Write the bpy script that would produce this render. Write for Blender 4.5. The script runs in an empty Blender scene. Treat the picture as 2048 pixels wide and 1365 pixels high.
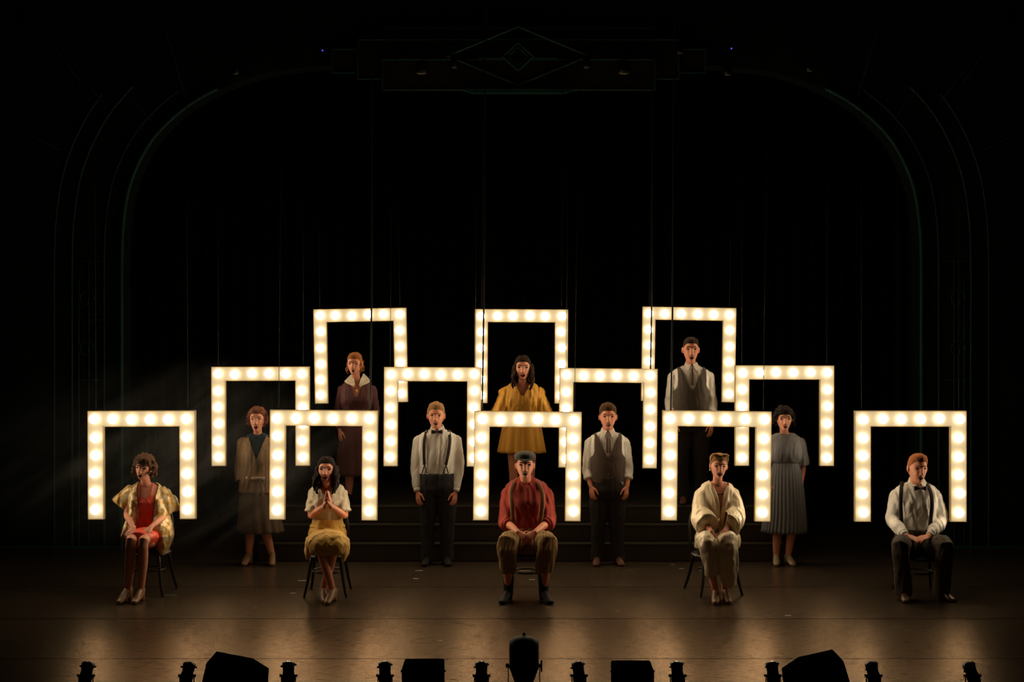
import bpy, bmesh, math, random
import numpy as np
from mathutils import Vector, Matrix

random.seed(7)
SC = bpy.context.scene
COL = SC.collection
PI = math.pi

# ------------------------------------------------------------------ camera, world, exposure
F, H, YC, HZ = 2912.0, 2.790, 16.0, 625.0
cam_d = bpy.data.cameras.new('camera')
cam = bpy.data.objects.new('camera', cam_d)
COL.objects.link(cam)
cam.location = (0, -YC, H)
cam.rotation_euler = (PI / 2, 0, 0)
cam_d.sensor_width = 36
cam_d.lens = F / 2048 * 36
cam_d.shift_y = -(682.5 - HZ) / 2048
cam_d.clip_end = 100
SC.camera = cam

world = bpy.data.worlds.new('world')
SC.world = world
world.use_nodes = True
world.node_tree.nodes['Background'].inputs[0].default_value = (0.25, 1.0, 0.42, 1)
world.node_tree.nodes['Background'].inputs[1].default_value = 0.0040
SC.view_settings.view_transform = 'Standard'
SC.view_settings.look = 'None'
SC.view_settings.exposure = 0.0
SC.view_settings.gamma = 1.0
SC.view_settings.use_curve_mapping = False

def area_light(name, loc, target, size, power, color, spread=PI):
    d = bpy.data.lights.new(name, 'AREA')
    d.size = size; d.energy = power; d.color = color; d.spread = spread
    o = bpy.data.objects.new(name, d)
    COL.objects.link(o)
    o.location = loc
    v = Vector(target) - Vector(loc)
    o.rotation_euler = v.to_track_quat('-Z', 'Y').to_euler()
    return o
# added fills, no lamp seen: dim amber on the performers, dim teal on the arch
area_light('amber_fill_light', (0, -13, 8.2), (0, 0, 1.6), 1.6, 2.0, (1.0, 0.28, 0.12), 0.85)
area_light('teal_arch_fill', (0, -11, 10.0), (0, 1.2, 5.6), 2.5, 1.0, (0.2, 1.0, 0.6))

PANEL_E, BULB_E, BACK_E = 0.40, 17.0, 0.35

# ------------------------------------------------------------------ helpers
def S(Y):
    return F / (Y + YC)
def W(px, py, Y):
    s = S(Y)
    return np.array([(px - 1024) / s, Y, H - (py - HZ) / s])

def tag(o, label=None, cat=None, group=None, kind=None):
    if label: o['label'] = label
    if cat: o['category'] = cat
    if group: o['group'] = group
    if kind: o['kind'] = kind
    return o
def empty(name, loc, label=None, cat=None, group=None):
    o = bpy.data.objects.new(name, None)
    o.empty_display_size = 0.1
    COL.objects.link(o)
    o.location = loc
    return tag(o, label, cat, group)

def mesh_from(name, V, Fc, smooth=True):
    me = bpy.data.meshes.new(name)
    me.from_pydata([tuple(map(float, v)) for v in V], [], [tuple(map(int, f)) for f in Fc])
    me.update()
    if smooth: me.shade_smooth()
    return me
def origin_of(parent):
    o = np.zeros(3)
    while parent is not None:
        o = o + np.array(parent.location); parent = parent.parent
    return o
def obj(name, geo, m, parent=None, smooth=True):
    """geo in world coordinates; linked as one object under parent (unrotated parents)"""
    V, Fc = geo
    V = np.asarray(V, float) - origin_of(parent)
    me = mesh_from(name, V, Fc, smooth)
    me.materials.append(m)
    o = bpy.data.objects.new(name, me)
    COL.objects.link(o)
    if parent is not None: o.parent = parent
    return o
def join(*gs):
    V = []; Fc = []; n = 0
    for g in gs:
        V.append(np.asarray(g[0], float)); Fc += [tuple(i + n for i in f) for f in g[1]]; n += len(g[0])
    return np.concatenate(V), Fc

def box(c, s, rot=None, bev=0.0):
    c = np.array(c, float); h = np.array(s, float) / 2
    if bev <= 0:
        V = np.array([[x, y, z] for x in (-1, 1) for y in (-1, 1) for z in (-1, 1)], float) * h
        Fc = [(0, 1, 3, 2), (4, 6, 7, 5), (0, 4, 5, 1), (2, 3, 7, 6), (0, 2, 6, 4), (1, 5, 7, 3)]
    else:
        bm = bmesh.new()
        bmesh.ops.create_cube(bm, size=1)
        for v in bm.verts: v.co = Vector((v.co.x * s[0], v.co.y * s[1], v.co.z * s[2]))
        bmesh.ops.bevel(bm, geom=bm.edges[:], offset=bev, segments=1, affect='EDGES')
        bm.verts.index_update()
        V = np.array([tuple(v.co) for v in bm.verts]); Fc = [tuple(v.index for v in f.verts) for f in bm.faces]
        bm.free()
    if rot is not None: V = V @ np.array(rot).T
    return V + c, Fc

def rotm(rx=0, ry=0, rz=0):
    return np.array(Matrix.Rotation(rz, 3, 'Z') @ Matrix.Rotation(ry, 3, 'Y') @ Matrix.Rotation(rx, 3, 'X'))

def catmull(P, k):
    P = [np.array(p, float) for p in P]
    if len(P) < 3: 
        return [P[0] + (P[-1] - P[0]) * t for t in np.linspace(0, 1, k + 1)]
    Q = [2 * P[0] - P[1]] + P + [2 * P[-1] - P[-2]]
    out = []
    for i in range(1, len(Q) - 2):
        for j in range(k):
            t = j / k
            a, b, c, d = Q[i - 1], Q[i], Q[i + 1], Q[i + 2]
            out.append(0.5 * (2 * b + (c - a) * t + (2 * a - 5 * b + 4 * c - d) * t * t + (3 * b - a - 3 * c + d) * t ** 3))
    out.append(Q[-2])
    return out

def tube(P, R, side=(1, 0, 0), n=16, k=1, cap=0.8, ripple=None):
    """closed tube along P; R radius or (side radius, other radius) per point; ripple=(count, amount)"""
    R = [(r, r) if np.isscalar(r) else tuple(r) for r in (R if hasattr(R, '__len__') else [R] * len(P))]
    PR = [np.array(list(p) + list(r), float) for p, r in zip(P, R)]
    if k > 1: PR = catmull(PR, k)
    P = [q[:3] for q in PR]; R = [np.maximum(q[3:5], 1e-4) for q in PR]
    m = len(P)
    rings = []
    side = np.array(side, float)
    def frame(i):
        a = P[max(i - 1, 0)]; b = P[min(i + 1, m - 1)]
        t = b - a; t = t / (np.linalg.norm(t) + 1e-9)
        s = side - side.dot(t) * t
        if np.linalg.norm(s) < 1e-3: s = np.array([0, 1, 0.]) - t[1] * t
        s = s / np.linalg.norm(s)
        return t, s, np.cross(t, s)
    ang = np.linspace(0, 2 * PI, n, endpoint=False)
    def ring(p, s, f, ra, rb, amp=1.0):
        w = 1.0
        if ripple: w = 1 + ripple[1] * amp * np.sin(ang * ripple[0] + 0.7 * np.sin(ang * 3))
        return p + np.outer(np.cos(ang) * ra * w, s) + np.outer(np.sin(ang) * rb * w, f)
    if cap:
        t, s, f = frame(0); r = min(R[0]) * cap
        for a in (80, 50, 25):
            a = math.radians(a); rings.append(ring(P[0] - t * r * math.sin(a), s, f, R[0][0] * math.cos(a), R[0][1] * math.cos(a), 0))
    for i in range(m):
        t, s, f = frame(i); rings.append(ring(P[i], s, f, R[i][0], R[i][1], i / max(1, m - 1)))
    if cap:
        t, s, f = frame(m - 1); r = min(R[-1]) * cap
        for a in (25, 50, 80):
            a = math.radians(a); rings.append(ring(P[-1] + t * r * math.sin(a), s, f, R[-1][0] * math.cos(a), R[-1][1] * math.cos(a), 0))
    V = np.concatenate(rings); Fc = []
    for i in range(len(rings) - 1):
        for j in range(n):
            j2 = (j + 1) % n
            Fc.append((i * n + j, i * n + j2, (i + 1) * n + j2, (i + 1) * n + j))
    Fc.append(tuple(range(n))[::-1]); Fc.append(tuple((len(rings) - 1) * n + j for j in range(n)))
    return V, Fc

def ellipsoid(c, r, R=None, nu=16, nv=10):
    V = [[0, 0, 1]]
    for i in range(1, nv):
        th = PI * i / nv
        for j in range(nu):
            ph = 2 * PI * j / nu
            V.append([math.sin(th) * math.cos(ph), math.sin(th) * math.sin(ph), math.cos(th)])
    V.append([0, 0, -1])
    V = np.array(V) * (np.array(r) if hasattr(r, '__len__') else r)
    if R is not None: V = V @ np.array(R).T
    Fc = [(0, 1 + j, 1 + (j + 1) % nu) for j in range(nu)]
    for i in range(nv - 2):
        for j in range(nu):
            a = 1 + i * nu; b = a + nu; j2 = (j + 1) % nu
            Fc.append((a + j, b + j, b + j2, a + j2))
    e = len(V) - 1; a = 1 + (nv - 2) * nu
    Fc += [(e, a + (j + 1) % nu, a + j) for j in range(nu)]
    return V + np.array(c, float), Fc

def stack(rings, n=28, k=3, ex=2.3):
    """closed stack of horizontal super-elliptic sections: (x, y, z, half width, half depth)"""
    Q = catmull(rings, k)
    ang = np.linspace(0, 2 * PI, n, endpoint=False)
    ca, sa = np.cos(ang), np.sin(ang)
    cx = np.sign(ca) * np.abs(ca) ** (2 / ex); sy = np.sign(sa) * np.abs(sa) ** (2 / ex)
    V = []
    for q in Q:
        V.append(np.stack([q[0] + cx * max(q[3], .002), q[1] + sy * max(q[4], .002), np.full(n, q[2])], 1))
    m = len(Q); V = np.concatenate(V); Fc = []
    for i in range(m - 1):
        for j in range(n):
            j2 = (j + 1) % n
            Fc.append((i * n + j, (i + 1) * n + j, (i + 1) * n + j2, i * n + j2))
    Fc.append(tuple(range(n))); Fc.append(tuple((m - 1) * n + j for j in range(n))[::-1])
    return V, Fc

def wrinkle(V, N, amp, scale=1.0, seed=0, vert=0.35):
    """folds: warped ridges along normals; vert<1 stretches the folds downwards"""
    rs = np.random.RandomState(seed)
    q = V * np.array([1, 1, vert]) * scale
    d = np.zeros(len(V))
    for i in range(5):
        a = rs.normal(size=3); a /= np.linalg.norm(a)
        b = rs.normal(size=3); b /= np.linalg.norm(b)
        kf = (85, 120, 165, 60, 230)[i]
        d += (1.0, .8, .5, 1.0, .3)[i] * np.sin(q @ a * kf + 1.6 * np.sin(q @ b * kf * .5 + i) + rs.rand() * 6)
    d = np.tanh(d * .9)
    return V + N * (d * amp)[:, None]

def bake(name, geo, m, parent, voxel=0.008, smooth=4, dec=None, wr=None, cut=None):
    """fuse closed shapes into one continuous skin, soften, add folds, cut openings"""
    org = origin_of(parent)
    V, Fc = geo
    me = mesh_from(name, np.asarray(V) - org, Fc)
    o = bpy.data.objects.new(name, me)
    COL.objects.link(o)
    r = o.modifiers.new('r', 'REMESH'); r.mode = 'VOXEL'; r.voxel_size = voxel; r.use_smooth_shade = True
    if smooth:
        s = o.modifiers.new('s', 'SMOOTH'); s.factor = .5; s.iterations = smooth
    if dec:
        d = o.modifiers.new('d', 'DECIMATE'); d.ratio = dec
    dg = bpy.context.evaluated_depsgraph_get()
    me2 = bpy.data.meshes.new_from_object(o.evaluated_get(dg))
    o.modifiers.clear()
    n = len(me2.vertices)
    co = np.empty(n * 3); me2.vertices.foreach_get('co', co); co = co.reshape(-1, 3)
    if wr:
        no = np.empty(n * 3); me2.vertex_normals.foreach_get('vector', no); no = no.reshape(-1, 3)
        co = wrinkle(co, no, *wr)
        me2.vertices.foreach_set('co', co.ravel())
    if cut:
        bm = bmesh.new(); bm.from_mesh(me2)
        kill = [f for f in bm.faces if cut(*(f.calc_center_median() + Vector(org)))]
        bmesh.ops.delete(bm, geom=kill, context='FACES')
        edge = [v for v in bm.verts if v.is_boundary]
        for _ in range(14): bmesh.ops.smooth_vert(bm, verts=edge, factor=.5, use_axis_x=True, use_axis_y=True, use_axis_z=True)
        bm.to_mesh(me2); bm.free()
    me2.update(); me2.shade_smooth()
    me2.materials.clear(); me2.materials.append(m)
    old = o.data; o.data = me2; me2.name = name
    bpy.data.meshes.remove(old)
    if parent is not None: o.parent = parent
    return o

# ------------------------------------------------------------------ materials
MATS = {}
def mat(name, col, rough=.8, metal=0.0, emit=None, es=1.0, noise=0.0, nscale=30.0, bump=0.0, bscale=200.0, sheen=0.0, spec=.5, sss=0.0, two=None, tscale=40.0, tsharp=.5, ttype='VORONOI'):
    if name in MATS: return MATS[name]
    m = bpy.data.materials.new(name); m.use_nodes = True
    nt = m.node_tree; b = nt.nodes['Principled BSDF']
    b.inputs['Base Color'].default_value = (*col, 1)
    b.inputs['Roughness'].default_value = rough
    b.inputs['Metallic'].default_value = metal
    b.inputs['Specular IOR Level'].default_value = spec
    if sheen:
        b.inputs['Sheen Weight'].default_value = sheen
        b.inputs['Sheen Roughness'].default_value = .5
    if emit:
        b.inputs['Emission Color'].default_value = (*emit, 1)
        b.inputs['Emission Strength'].default_value = es
    tc = nt.nodes.new('ShaderNodeTexCoord')
    src = None
    if two:
        if ttype == 'VORONOI':
            t = nt.nodes.new('ShaderNodeTexVoronoi'); t.inputs['Scale'].default_value = tscale; out = t.outputs['Distance']
        elif ttype == 'WAVE':
            t = nt.nodes.new('ShaderNodeTexWave'); t.inputs['Scale'].default_value = tscale; t.inputs['Distortion'].default_value = .6; out = t.outputs['Fac']
        else:
            t = nt.nodes.new('ShaderNodeTexNoise'); t.inputs['Scale'].default_value = tscale; t.inputs['Detail'].default_value = 3; out = t.outputs['Fac']
        nt.links.new(tc.outputs['Object'], t.inputs['Vector'])
        rp = nt.nodes.new('ShaderNodeValToRGB')
        rp.color_ramp.elements[0].position = max(0, tsharp - .06); rp.color_ramp.elements[0].color = (*two, 1)
        rp.color_ramp.elements[1].position = min(1, tsharp + .06); rp.color_ramp.elements[1].color = (*col, 1)
        nt.links.new(out, rp.inputs['Fac']); src = rp.outputs['Color']
    if noise:
        t = nt.nodes.new('ShaderNodeTexNoise'); t.inputs['Scale'].default_value = nscale; t.inputs['Detail'].default_value = 5
        nt.links.new(tc.outputs['Object'], t.inputs['Vector'])
        mr = nt.nodes.new('ShaderNodeMapRange')
        mr.inputs['To Min'].default_value = 1 - noise; mr.inputs['To Max'].default_value = 1 + noise
        nt.links.new(t.outputs['Fac'], mr.inputs['Value'])
        mx = nt.nodes.new('ShaderNodeVectorMath'); mx.operation = 'SCALE'
        if src: nt.links.new(src, mx.inputs[0])
        else: mx.inputs[0].default_value = col
        nt.links.new(mr.outputs['Result'], mx.inputs['Scale'])
        src = mx.outputs['Vector']
    if src: nt.links.new(src, b.inputs['Base Color'])
    if bump:
        t = nt.nodes.new('ShaderNodeTexNoise'); t.inputs['Scale'].default_value = bscale; t.inputs['Detail'].default_value = 4
        nt.links.new(tc.outputs['Object'], t.inputs['Vector'])
        bp = nt.nodes.new('ShaderNodeBump'); bp.inputs['Strength'].default_value = bump; bp.inputs['Distance'].default_value = .01
        nt.links.new(t.outputs['Fac'], bp.inputs['Height']); nt.links.new(bp.outputs['Normal'], b.inputs['Normal'])
    MATS[name] = m
    return m

WARM = (1.0, .83, .52)
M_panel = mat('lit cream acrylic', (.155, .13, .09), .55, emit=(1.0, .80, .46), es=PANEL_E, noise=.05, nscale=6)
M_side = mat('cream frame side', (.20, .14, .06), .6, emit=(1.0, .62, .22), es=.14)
M_back = mat('added glow on frame back', (.8, .7, .5), .6, emit=(1.0, .70, .38), es=BACK_E)  # glow added on the unseen frame backs to light the performers
M_bulb = mat('lit globe bulb', (1, .95, .85), .3, emit=(1.0, .79, .52), es=BULB_E)
M_wire = mat('dark steel wire', (.014, .014, .012), .5, .6)
M_cable = mat('black rubber cable', (.008, .008, .008), .6)
M_black = mat('black painted metal', (.012, .012, .011), .42, .3, noise=.3)
M_blackwood = mat('black lacquered bentwood', (.02, .016, .013), .3, noise=.3)
M_velvet = mat('black velour', (.010, .011, .007), .95, spec=.1, noise=.3, nscale=3)
M_blackroom = mat('black stage paint', (.006, .006, .006), .9, spec=.1, noise=.3, nscale=2)

# ------------------------------------------------------------------ stage floor
def floor_mat():
    m = bpy.data.materials.new('scuffed dark stage floor'); m.use_nodes = True
    nt = m.node_tree; b = nt.nodes['Principled BSDF']; N = nt.nodes.new; L = nt.links.new
    tc = N('ShaderNodeTexCoord')
    mp = N('ShaderNodeMapping'); mp.inputs['Scale'].default_value = (1.5, 10, 1)
    L(tc.outputs['Object'], mp.inputs['Vector'])
    n1 = N('ShaderNodeTexNoise'); n1.inputs['Scale'].default_value = 3.2; n1.inputs['Detail'].default_value = 9; n1.inputs['Roughness'].default_value = .68
    L(mp.outputs['Vector'], n1.inputs['Vector'])
    n2 = N('ShaderNodeTexNoise'); n2.inputs['Scale'].default_value = 1.1; n2.inputs['Detail'].default_value = 6
    L(tc.outputs['Object'], n2.inputs['Vector'])
    mp2 = N('ShaderNodeMapping'); mp2.inputs['Scale'].default_value = (1.3, 8.5, 1); mp2.inputs['Rotation'].default_value = (0, 0, .06)
    L(tc.outputs['Object'], mp2.inputs['Vector'])
    n3 = N('ShaderNodeTexNoise'); n3.inputs['Scale'].default_value = 7; n3.inputs['Detail'].default_value = 4
    L(mp2.outputs['Vector'], n3.inputs['Vector'])
    r3 = N('ShaderNodeValToRGB'); r3.color_ramp.elements[0].position = .31; r3.color_ramp.elements[0].color = (.18, .18, .18, 1)
    r3.color_ramp.elements[1].position = .44; r3.color_ramp.elements[1].color = (1, 1, 1, 1)
    L(n3.outputs['Fac'], r3.inputs['Fac'])
    r1 = N('ShaderNodeValToRGB')
    r1.color_ramp.elements[0].position = .25; r1.color_ramp.elements[0].color = (.012, .009, .006, 1)
    r1.color_ramp.elements[1].position = .75; r1.color_ramp.elements[1].color = (.045, .032, .022, 1)
    L(n1.outputs['Fac'], r1.inputs['Fac'])
    mx = N('ShaderNodeMix'); mx.data_type = 'RGBA'; mx.blend_type = 'MULTIPLY'; mx.inputs[0].default_value = .8
    L(r1.outputs['Color'], mx.inputs[6]); L(r3.outputs['Color'], mx.inputs[7])
    L(mx.outputs[2], b.inputs['Base Color'])
    mr = N('ShaderNodeMapRange'); mr.inputs['To Min'].default_value = .21; mr.inputs['To Max'].default_value = .30
    L(n2.outputs['Fac'], mr.inputs['Value']); L(mr.outputs['Result'], b.inputs['Roughness'])
    b.inputs['Specular IOR Level'].default_value = .42; b.inputs['Specular Tint'].default_value = (1, .63, .40, 1)
    ms = N('ShaderNodeMath'); ms.operation = 'MULTIPLY'; ms.inputs[1].default_value = .84
    L(r3.outputs['Color'], ms.inputs[0]); b.inputs['Specular IOR Level'].default_value = 0
    bp = N('ShaderNodeBump'); bp.inputs['Strength'].default_value = .4; bp.inputs['Distance'].default_value = .006
    L(n1.outputs['Fac'], bp.inputs['Height']); L(bp.outputs['Normal'], b.inputs['Normal'])
    # worn brown varnish over the boards: a tinted sheen, patchy where it is scuffed
    fr = N('ShaderNodeFresnel'); fr.inputs['IOR'].default_value = 1.47; L(bp.outputs['Normal'], fr.inputs['Normal'])
    mm = N('ShaderNodeMath'); mm.operation = 'MULTIPLY'; L(fr.outputs['Fac'], mm.inputs[0]); L(ms.outputs['Value'], mm.inputs[1])
    ts = N('ShaderNodeVectorMath'); ts.operation = 'SCALE'; ts.inputs[0].default_value = (1.0, .72, .50); L(mm.outputs['Value'], ts.inputs['Scale'])
    gl = N('ShaderNodeBsdfGlossy'); L(ts.outputs['Vector'], gl.inputs['Color']); L(mr.outputs['Result'], gl.inputs['Roughness']); L(bp.outputs['Normal'], gl.inputs['Normal'])
    ad = N('ShaderNodeAddShader'); L(b.outputs['BSDF'], ad.inputs[0]); L(gl.outputs['BSDF'], ad.inputs[1]); L(ad.outputs['Shader'], nt.nodes['Material Output'].inputs['Surface'])
    return m
M_floor = floor_mat()
floor = obj('floor', box((0, 0.2, -.11), (15, 12.6, .16)), M_blackroom, smooth=False)
tag(floor, kind='structure', label='dark scuffed stage floor')
ys = [-6.06, -5.81, -4.28, -2.75, -1.22, .31, 1.84, 3.37, 4.90, 6.4]
for a, b_ in zip(ys[:-1], ys[1:]):
    g = box((0, (a + b_) / 2, -.015), (15, b_ - a - (.012 if b_ > -3 else .005), .03), bev=.003)
    obj('floor_sheet', g, M_floor, floor, smooth=False)

# ------------------------------------------------------------------ room shell
tag(obj('wall_back', box((0, 6.5, 3.6), (15.2, .2, 7.8)), M_blackroom, smooth=False), kind='structure')
tag(obj('wall_left', box((-7.6, 0.2, 3.6), (.2, 12.6, 7.8)), M_blackroom, smooth=False), kind='structure')
tag(obj('wall_right', box((7.6, 0.2, 3.6), (.2, 12.6, 7.8)), M_blackroom, smooth=False), kind='structure')
tag(obj('ceiling', box((0, 0.2, 7.6), (15.2, 12.6, .2)), M_blackroom, smooth=False), kind='structure')

def curtain(name, x0, x1, Y, z0, z1, label, folds=60):
    n = folds * 6; xs = np.linspace(x0, x1, n)
    y = Y + .07 * np.sin(np.arange(n) / 6 * 2 * PI) + .02 * np.sin(np.arange(n) * .37)
    V = []; Fc = []
    for z in (z0, (z0 + z1) / 2, z1):
        for i in range(n): V.append((xs[i], y[i], z))
    for z in (z1, (z0 + z1) / 2, z0):
        for i in range(n): V.append((xs[i], y[i] + .02, z))
    for r in range(5):
        for i in range(n - 1): Fc.append((r * n + i, r * n + i + 1, (r + 1) * n + i + 1, (r + 1) * n + i))
    o = obj(name, (V, Fc), M_velvet)
    return tag(o, label, 'curtain')
curtain('stage_curtain', -6.6, 6.6, 4.2, 0.01, 7.3, 'black velour backdrop curtain behind all the rows', 66)
curtain('stage_leg_curtain', -6.9, -4.9, 2.9, 0.01, 7.3, 'black side curtain in the left wing behind the arch', 12)
curtain('stage_leg_curtain', 4.9, 6.9, 2.9, 0.01, 7.3, 'black side curtain in the right wing behind the arch', 12)

# proscenium arch ---------------------------------------------------------------
PY = 1.2
M_arch = mat('dark green painted plaster', (.008, .016, .012), .8, spec=.15, noise=.25, nscale=3, bump=.2, bscale=20)
M_mould = mat('worn green gilded moulding', (.018, .085, .066), .55, .1, spec=.3, noise=.35, nscale=5)
M_header = mat('dark bronze header panel', (.010, .011, .008), .6, .1, noise=.3, nscale=4)
def ap(px, py): 
    p = W(px, py, PY); return p[0], p[2]
# inner outline of the opening, left half then mirrored
half = [(246, 1105), (246, 900), (246, 700), (246, 520), (250, 440), (264, 365), (300, 290), (350, 235), (415, 190), (500, 155), (580, 138), (660, 131)]
half = [ap(*p) for p in half]
cx0 = (ap(246, 500)[0] + ap(1840, 500)[0]) / 2
def sym(pts): return pts + [(2 * cx0 - x, z) for x, z in pts[::-1]]
open_pts = sym([tuple(q) for q in catmull([(x, z) for x, z in half], 4)])
def arch_plate(pts, d0, d1, top, xw):
    """wall plate around an opening outline, thickness from PY-d0 to PY+d1"""
    n = len(pts)
    outer = []
    c = np.array([cx0, 2.2])
    for (x, z) in pts:
        # push to the plate's rectangle
        if z < 3.2: outer.append((-xw if x < cx0 else xw, z))
        else:
            v = np.array([x, z]) - c
            t = min((xw) / max(abs(v[0]), 1e-6), (top - c[1]) / max(v[1], 1e-6)) 
            q = c + v * t; outer.append((float(np.clip(q[0], -xw, xw)), float(min(q[1], top))))
    V = []
    for y in (PY - d0, PY + d1):
        V += [(x, y, z) for x, z in pts]; V += [(x, y, z) for x, z in outer]
    Fc = []
    for i in range(n - 1):
        Fc.append((i, i + 1, n + i + 1, n + i))
        Fc.append((2 * n + i, 3 * n + i, 3 * n + i + 1, 2 * n + i + 1))
        Fc.append((i, 2 * n + i, 2 * n + i + 1, i + 1))
    return V, Fc
arch = obj('wall_front', arch_plate(open_pts, 0.0, .35, 7.45, 7.4), M_arch, smooth=False)
tag(arch, 'dark green proscenium arch framing the stage', kind='structure')
def offset_line(pts, d):
    out = []
    for i, (x, z) in enumerate(pts):
        a = np.array(pts[max(i - 1, 0)]); b = np.array(pts[min(i + 1, len(pts) - 1)])
        t = b - a; t = t / (np.linalg.norm(t) + 1e-9)
        out.append((x - t[1] * d, z + t[0] * d))
    return out
for d, r, dep in ((.012, .026, .03), (.22, .013, .012), (.60, .013, .012), (.81, .011, .01)):
    L = [(x, PY - dep, z) for x, z in offset_line(open_pts, d)]
    L = [p for p in L if p[2] < 5.46]
    le = [p for p in L if p[0] < cx0]; ri = [p for p in L if p[0] >= cx0]
    for part in (le, ri):
        if len(part) > 1: obj('arch_moulding', tube(part, r, side=(0, 1, 0), n=8), M_mould, arch)
for sx in (-1, 1):            # vertical reeds, deco brackets and cross bands on the piers
    for px, y0, y1 in ((178, 520, 1098), (158, 560, 1098)):
        x, z0 = ap(px, y0); _, z1 = ap(px, y1)
        x = x if sx < 0 else 2 * cx0 - x
        obj('arch_moulding', tube([(x, PY - .01, z0), (x, PY - .01, z1)], .008, side=(0, 1, 0), n=6), M_mould, arch)
    for py in (522, 640, 760):
        x0, z = ap(206, py); x1, _ = ap(143, py)
        if sx > 0: x0, x1 = 2 * cx0 - x0, 2 * cx0 - x1
        obj('arch_moulding', tube([(x0, PY - .01, z), (x1, PY - .01, z)], .008, side=(0, 1, 0), n=6), M_mould, arch)
    for py in (600, 700):     # scrolled brackets on the pier
        x, z = ap(172, py); x = x if sx < 0 else 2 * cx0 - x
        pts = [(x + .10 * math.cos(t) * (1 - t / 9), PY - .012, z + .13 * math.sin(t) * (1 - t / 9)) for t in np.linspace(0, 2 * PI, 18)]
        obj('arch_scroll', tube(pts, .008, side=(0, 1, 0), n=6), M_mould, arch)
    for a, b_ in (((120, 90), (205, 205)), ((70, 40), (160, 165)), ((250, 180), (300, 240)), ((20, 250), (120, 300)), ((330, 60), (370, 190))):
        p, q = ap(*a), ap(*b_)
        if sx > 0: p, q = (2 * cx0 - p[0], p[1]), (2 * cx0 - q[0], q[1])
        obj('arch_ray', tube([(p[0], PY - .012, p[1]), (q[0], PY - .012, q[1])], .012, side=(0, 1, 0), n=6), M_mould, arch)
    x0, z = ap(0, 1100); x1, _ = ap(244, 1100)
    if sx > 0: x0, x1 = 2 * cx0 - x0, 2 * cx0 - x1
    obj('arch_base_moulding', box(((x0 + x1) / 2, PY - .02, z + .02), (abs(x1 - x0), .04, .05), bev=.01), M_mould, arch, smooth=False)

# stepped header ornament over the arch
def rect_panel(x0, y0, x1, y1, dep, name, parent, r=.011, fill=True):
    a, z1 = ap(x0, y0); b, z0 = ap(x1, y1)
    if fill:
        obj(name, box(((a + b) / 2, PY - dep / 2, (z0 + z1) / 2), (b - a, dep, z1 - z0), bev=.01), M_header, parent, smooth=False)
    y = PY - dep - .004
    for p, q in (((a, z0), (b, z0)), ((a, z1), (b, z1)), ((a, z0), (a, z1)), ((b, z0), (b, z1))):
        obj('header_moulding', tube([(p[0], y, p[1]), (q[0], y, q[1])], r, side=(0, 1, 0), n=6), M_mould, parent)
hd = empty('arch_header', (cx0, PY - .1, ap(1038, 192)[1]), 'stepped deco header panel over the centre of the arch', 'ornament')
rect_panel(665, 100, 1410, 147, .05, 'header_step', hd)
rect_panel(717, 82, 1356, 160, .09, 'header_step', hd)
rect_panel(767, 123, 1308, 183, .14, 'header_step', hd)
a, z1 = ap(925, 183); b, z0 = ap(1150, 191)
V = [(a, PY - .2, z1), (b, PY - .2, z1), (b - .12, PY - .2, z0), (a + .12, PY - .2, z0)]
V += [(x, PY - .1, z) for x, y, z in V]
obj('header_drop', (V, [(0, 1, 2, 3), (7, 6, 5, 4), (0, 4, 5, 1), (1, 5, 6, 2), (2, 6, 7, 3), (3, 7, 4, 0)]), M_mould, hd, smooth=False)
for (x0, y0, x1, y1) in ((770, 58, 1306, 58), (720, 82, 900, 82), (1180, 82, 1352, 82)):
    p, q = ap(x0, y0), ap(x1, y1)
    obj('header_moulding', tube([(p[0], PY - .05, p[1]), (q[0], PY - .05, q[1])], .014, side=(0, 1, 0), n=6), M_mould, hd)
for cx_, cy_, hx, hy, r in ((1036, 116, 140, 58, .017), (1036, 117, 30, 28, .02), (1036, 117, 20, 19, .012)):
    c = [(cx_ - hx, cy_), (cx_, cy_ - hy), (cx_ + hx, cy_), (cx_, cy_ + hy), (cx_ - hx, cy_)]
    pts = [ap(*p) for p in c]
    for p, q in zip(pts[:-1], pts[1:]):
        obj('header_diamond', tube([(p[0], PY - .16, p[1]), (q[0], PY - .16, q[1])], r, side=(0, 1, 0), n=6), M_mould, hd)
for x0, x1 in ((958, 1006), (1066, 1114)):
    p, q = ap(x0, 121), ap(x1, 121)
    obj('header_moulding', tube([(p[0], PY - .16, p[1]), (q[0], PY - .16, q[1])], .008, side=(0, 1, 0), n=6), M_mould, hd)

M_lens = mat('dusty lamp lens', (.35, .24, .13), .25, emit=(1.0, .62, .34), es=.018)
M_led = mat('blue indicator light', (.05, .05, .3), .4, emit=(.12, .05, 1.0), es=2.2)
def house_lamp(px, py, Y, r, label, lens):
    p = W(px, py, Y)
    t = empty('arch_lamp', p + np.array([0, .0, .0]), label, 'lamp', 'lamps along the arch')
    obj('lamp_can', tube([p + (0, .0, .12), p + (0, -.01, .03), p], [r * .8, r, r], n=14, cap=.2), M_black, t)
    obj('lens', ellipsoid(p + (0, -.015, -.0), (r * .92, r * .5, r * .42)), lens, t)
    on = 767 < px < 1308
    yb_ = (PY - .15 if on else PY) - Y; zz = .13 if py < 140 or on else .26
    obj('bracket', join(box(p + (0, yb_ / 2, zz), (.02, yb_ , .02)), box(p + (0, .0, zz / 2 + .05), (.02, .02, zz - .10))), M_black, t, smooth=False)
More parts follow.
